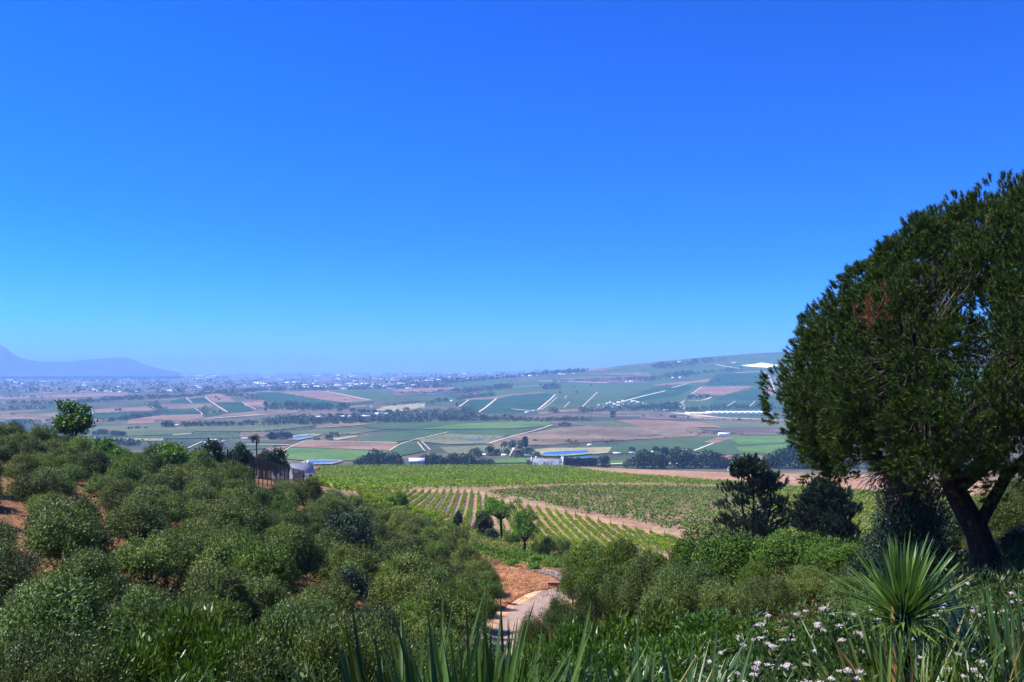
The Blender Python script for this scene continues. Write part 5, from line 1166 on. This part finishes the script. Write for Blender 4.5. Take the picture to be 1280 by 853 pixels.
# fill of low growth between the plants
def ground_growth(name, n, rng, pxr, Dr, L, W, hmax, mat, keep=None):
    D = np.exp(rng.uniform(math.log(Dr[0]), math.log(Dr[1]), n)); px = rng.uniform(pxr[0], pxr[1], n)
    if keep is not None: k_ = keep(px, D); D, px = D[k_], px[k_]; n = len(D)
    P = np.stack([(px-CX)/F*D, D, zt(px, D) + hmax*rng.random(n)**1.5], 1)
    V, Fq = leaves(P, rng.normal(0, .6, (n, 3)) + [0, 0, .8], L*rng.uniform(.6, 1.3, n), W, rng); mb = MB(); mb.add(V, Fq); return tag(mb.build(name, mat), kind='stuff')
rng = np.random.default_rng(60)
ground_growth('undergrowth', 16000, rng, (470, 720), (112, 168), .34, .14, .5, M['bright'])
def off_road(px, D):
    return ~((px > 545) & (px < 790) & (D > 48) & (D < 112))
ground_growth('undergrowth', 45000, rng, (1340, 3400), (7, 60), .3, .09, .7, M['weed'])
ground_growth('undergrowth', 60000, rng, (640, 1340), (8, 40), .2, .05, .8, M['weed'])
ground_growth('undergrowth', 45000, rng, (690, 1400), (38, 160), .3, .10, .4, M['dark'], off_road)
ground_growth('undergrowth', 26000, rng, (-80, 640), (6, 30), .2, .05, .6, M['weed'], lambda px, D: (px > 50) | (D < 14))
def grove_ok(px, D):
    p = np.stack([(px-CX)/F*D, D], 1); ok = (px < np.interp(D, EB_D, EB) - 4)
    for line, rr in ((S1, .8), (S2, .7)):
        for a, b in zip(line[:-1], line[1:]):
            A, B = wxy(*a), wxy(*b); t = np.clip(((p-A) @ (B-A))/np.dot(B-A, B-A), 0, 1); ok &= np.linalg.norm(p - A - t[:, None]*(B-A), axis=1) > rr
    return ok & ~((px > 300) & (px < 385) & (D > 98))
ground_growth('olive_scrub', 130000, rng, (-90, 600), (24, 165), .16, .055, .95, M['olive'], grove_ok)
ground_growth('dry_grass', 1600, rng, (600, 712), (86, 112), .28, .05, .25, M['weed'])
ground_growth('dry_grass', 12000, rng, (-80, 620), (26, 140), .3, .05, .22, leaf_mat('dry_blade', [(0, (.10,.09,.03)), (1, (.25,.19,.08))], vary=.1), lambda px, D: off_road(px, D) & (px < 585))
flush_labels()

# ------------------------------------------------------------------ sun, sky, haze and camera
SUN_EL, SUN_AZ = radians(57), radians(-95)        # azimuth from the view direction, negative = left
sd = np.array([sin(SUN_AZ)*cos(SUN_EL), cos(SUN_AZ)*cos(SUN_EL), sin(SUN_EL)])
sl = bpy.data.lights.new('sun', 'SUN'); sl.energy = 5.0; sl.angle = radians(.5); sl.color = (1, .95, .87)
so = link(bpy.data.objects.new('sun', sl)); so.location = (0, 0, 200)
from mathutils import Vector
so.rotation_euler = Vector(-sd).to_track_quat('-Z', 'Y').to_euler()
world = bpy.data.worlds.new('World'); scene.world = world; world.use_nodes = True
nt = world.node_tree; nt.nodes.clear()
sky = nd(nt, 'ShaderNodeTexSky'); sky.sky_type = 'NISHITA'; sky.sun_disc = False; sky.sun_elevation = SUN_EL; sky.sun_rotation = SUN_AZ
sky.altitude = 200; sky.air_density = 1.0; sky.dust_density = 1.2; sky.ozone_density = 3.0
hs = nd(nt, 'ShaderNodeHueSaturation', Hue=.5, Saturation=1.68, Value=1.0)
bg = nd(nt, 'ShaderNodeBackground', Strength=.055); wo = nd(nt, 'ShaderNodeOutputWorld')
tc = nd(nt, 'ShaderNodeTexCoord'); va = nd(nt, 'ShaderNodeVectorMath', operation='ADD'); va.inputs[1].default_value = (0, 0, .105); vn = nd(nt, 'ShaderNodeVectorMath', operation='NORMALIZE')
nt.links.new(tc.outputs['Generated'], va.inputs[0]); nt.links.new(va.outputs[0], vn.inputs[0]); nt.links.new(vn.outputs[0], sky.inputs['Vector'])
nt.links.new(sky.outputs[0], hs.inputs['Color']); gm = nd(nt, 'ShaderNodeGamma', Gamma=1.75); nt.links.new(hs.outputs[0], gm.inputs[0]); nt.links.new(gm.outputs[0], bg.inputs[0]); nt.links.new(bg.outputs[0], wo.inputs[0])

mb = MB(); mb.box((0, 10000, 125), (130000, 130000, 520))
m, nt, out = new_mat('haze_air'); pv = nd(nt, 'ShaderNodeVolumePrincipled'); pv.inputs['Color'].default_value = (.29, .57, 1.0, 1); pv.inputs['Density'].default_value = 0.95e-4; pv.inputs['Anisotropy'].default_value = .0
nt.links.new(pv.outputs[0], out.inputs['Volume'])
hz = mb.build('haze', m); tag(hz, kind='stuff')

cam = bpy.data.cameras.new('camera'); cam.sensor_width = 36; cam.lens = 36*F/1280; cam.shift_y = (HY - 426.5)/1280; cam.clip_start = .1; cam.clip_end = 200000
co = link(bpy.data.objects.new('camera', cam)); co.location = (0, 0, 0); co.rotation_euler = (radians(90), 0, 0); scene.camera = co

scene.view_settings.view_transform = 'Standard'; scene.view_settings.look = 'None'; scene.view_settings.exposure = 0.75; scene.view_settings.gamma = 1.0
cy = scene.cycles
cy.max_bounces = 4; cy.diffuse_bounces = 2; cy.glossy_bounces = 2; cy.transmission_bounces = 3; cy.transparent_max_bounces = 8; cy.volume_bounces = 1
cy.use_adaptive_sampling = True; cy.adaptive_threshold = .02; cy.caustics_reflective = False; cy.caustics_refractive = False
cy.use_denoising = True; cy.denoiser = 'OPENIMAGEDENOISE'; cy.denoising_input_passes = 'RGB_ALBEDO_NORMAL'; cy.denoising_prefilter = 'ACCURATE'
print('objects', len(bpy.data.objects))
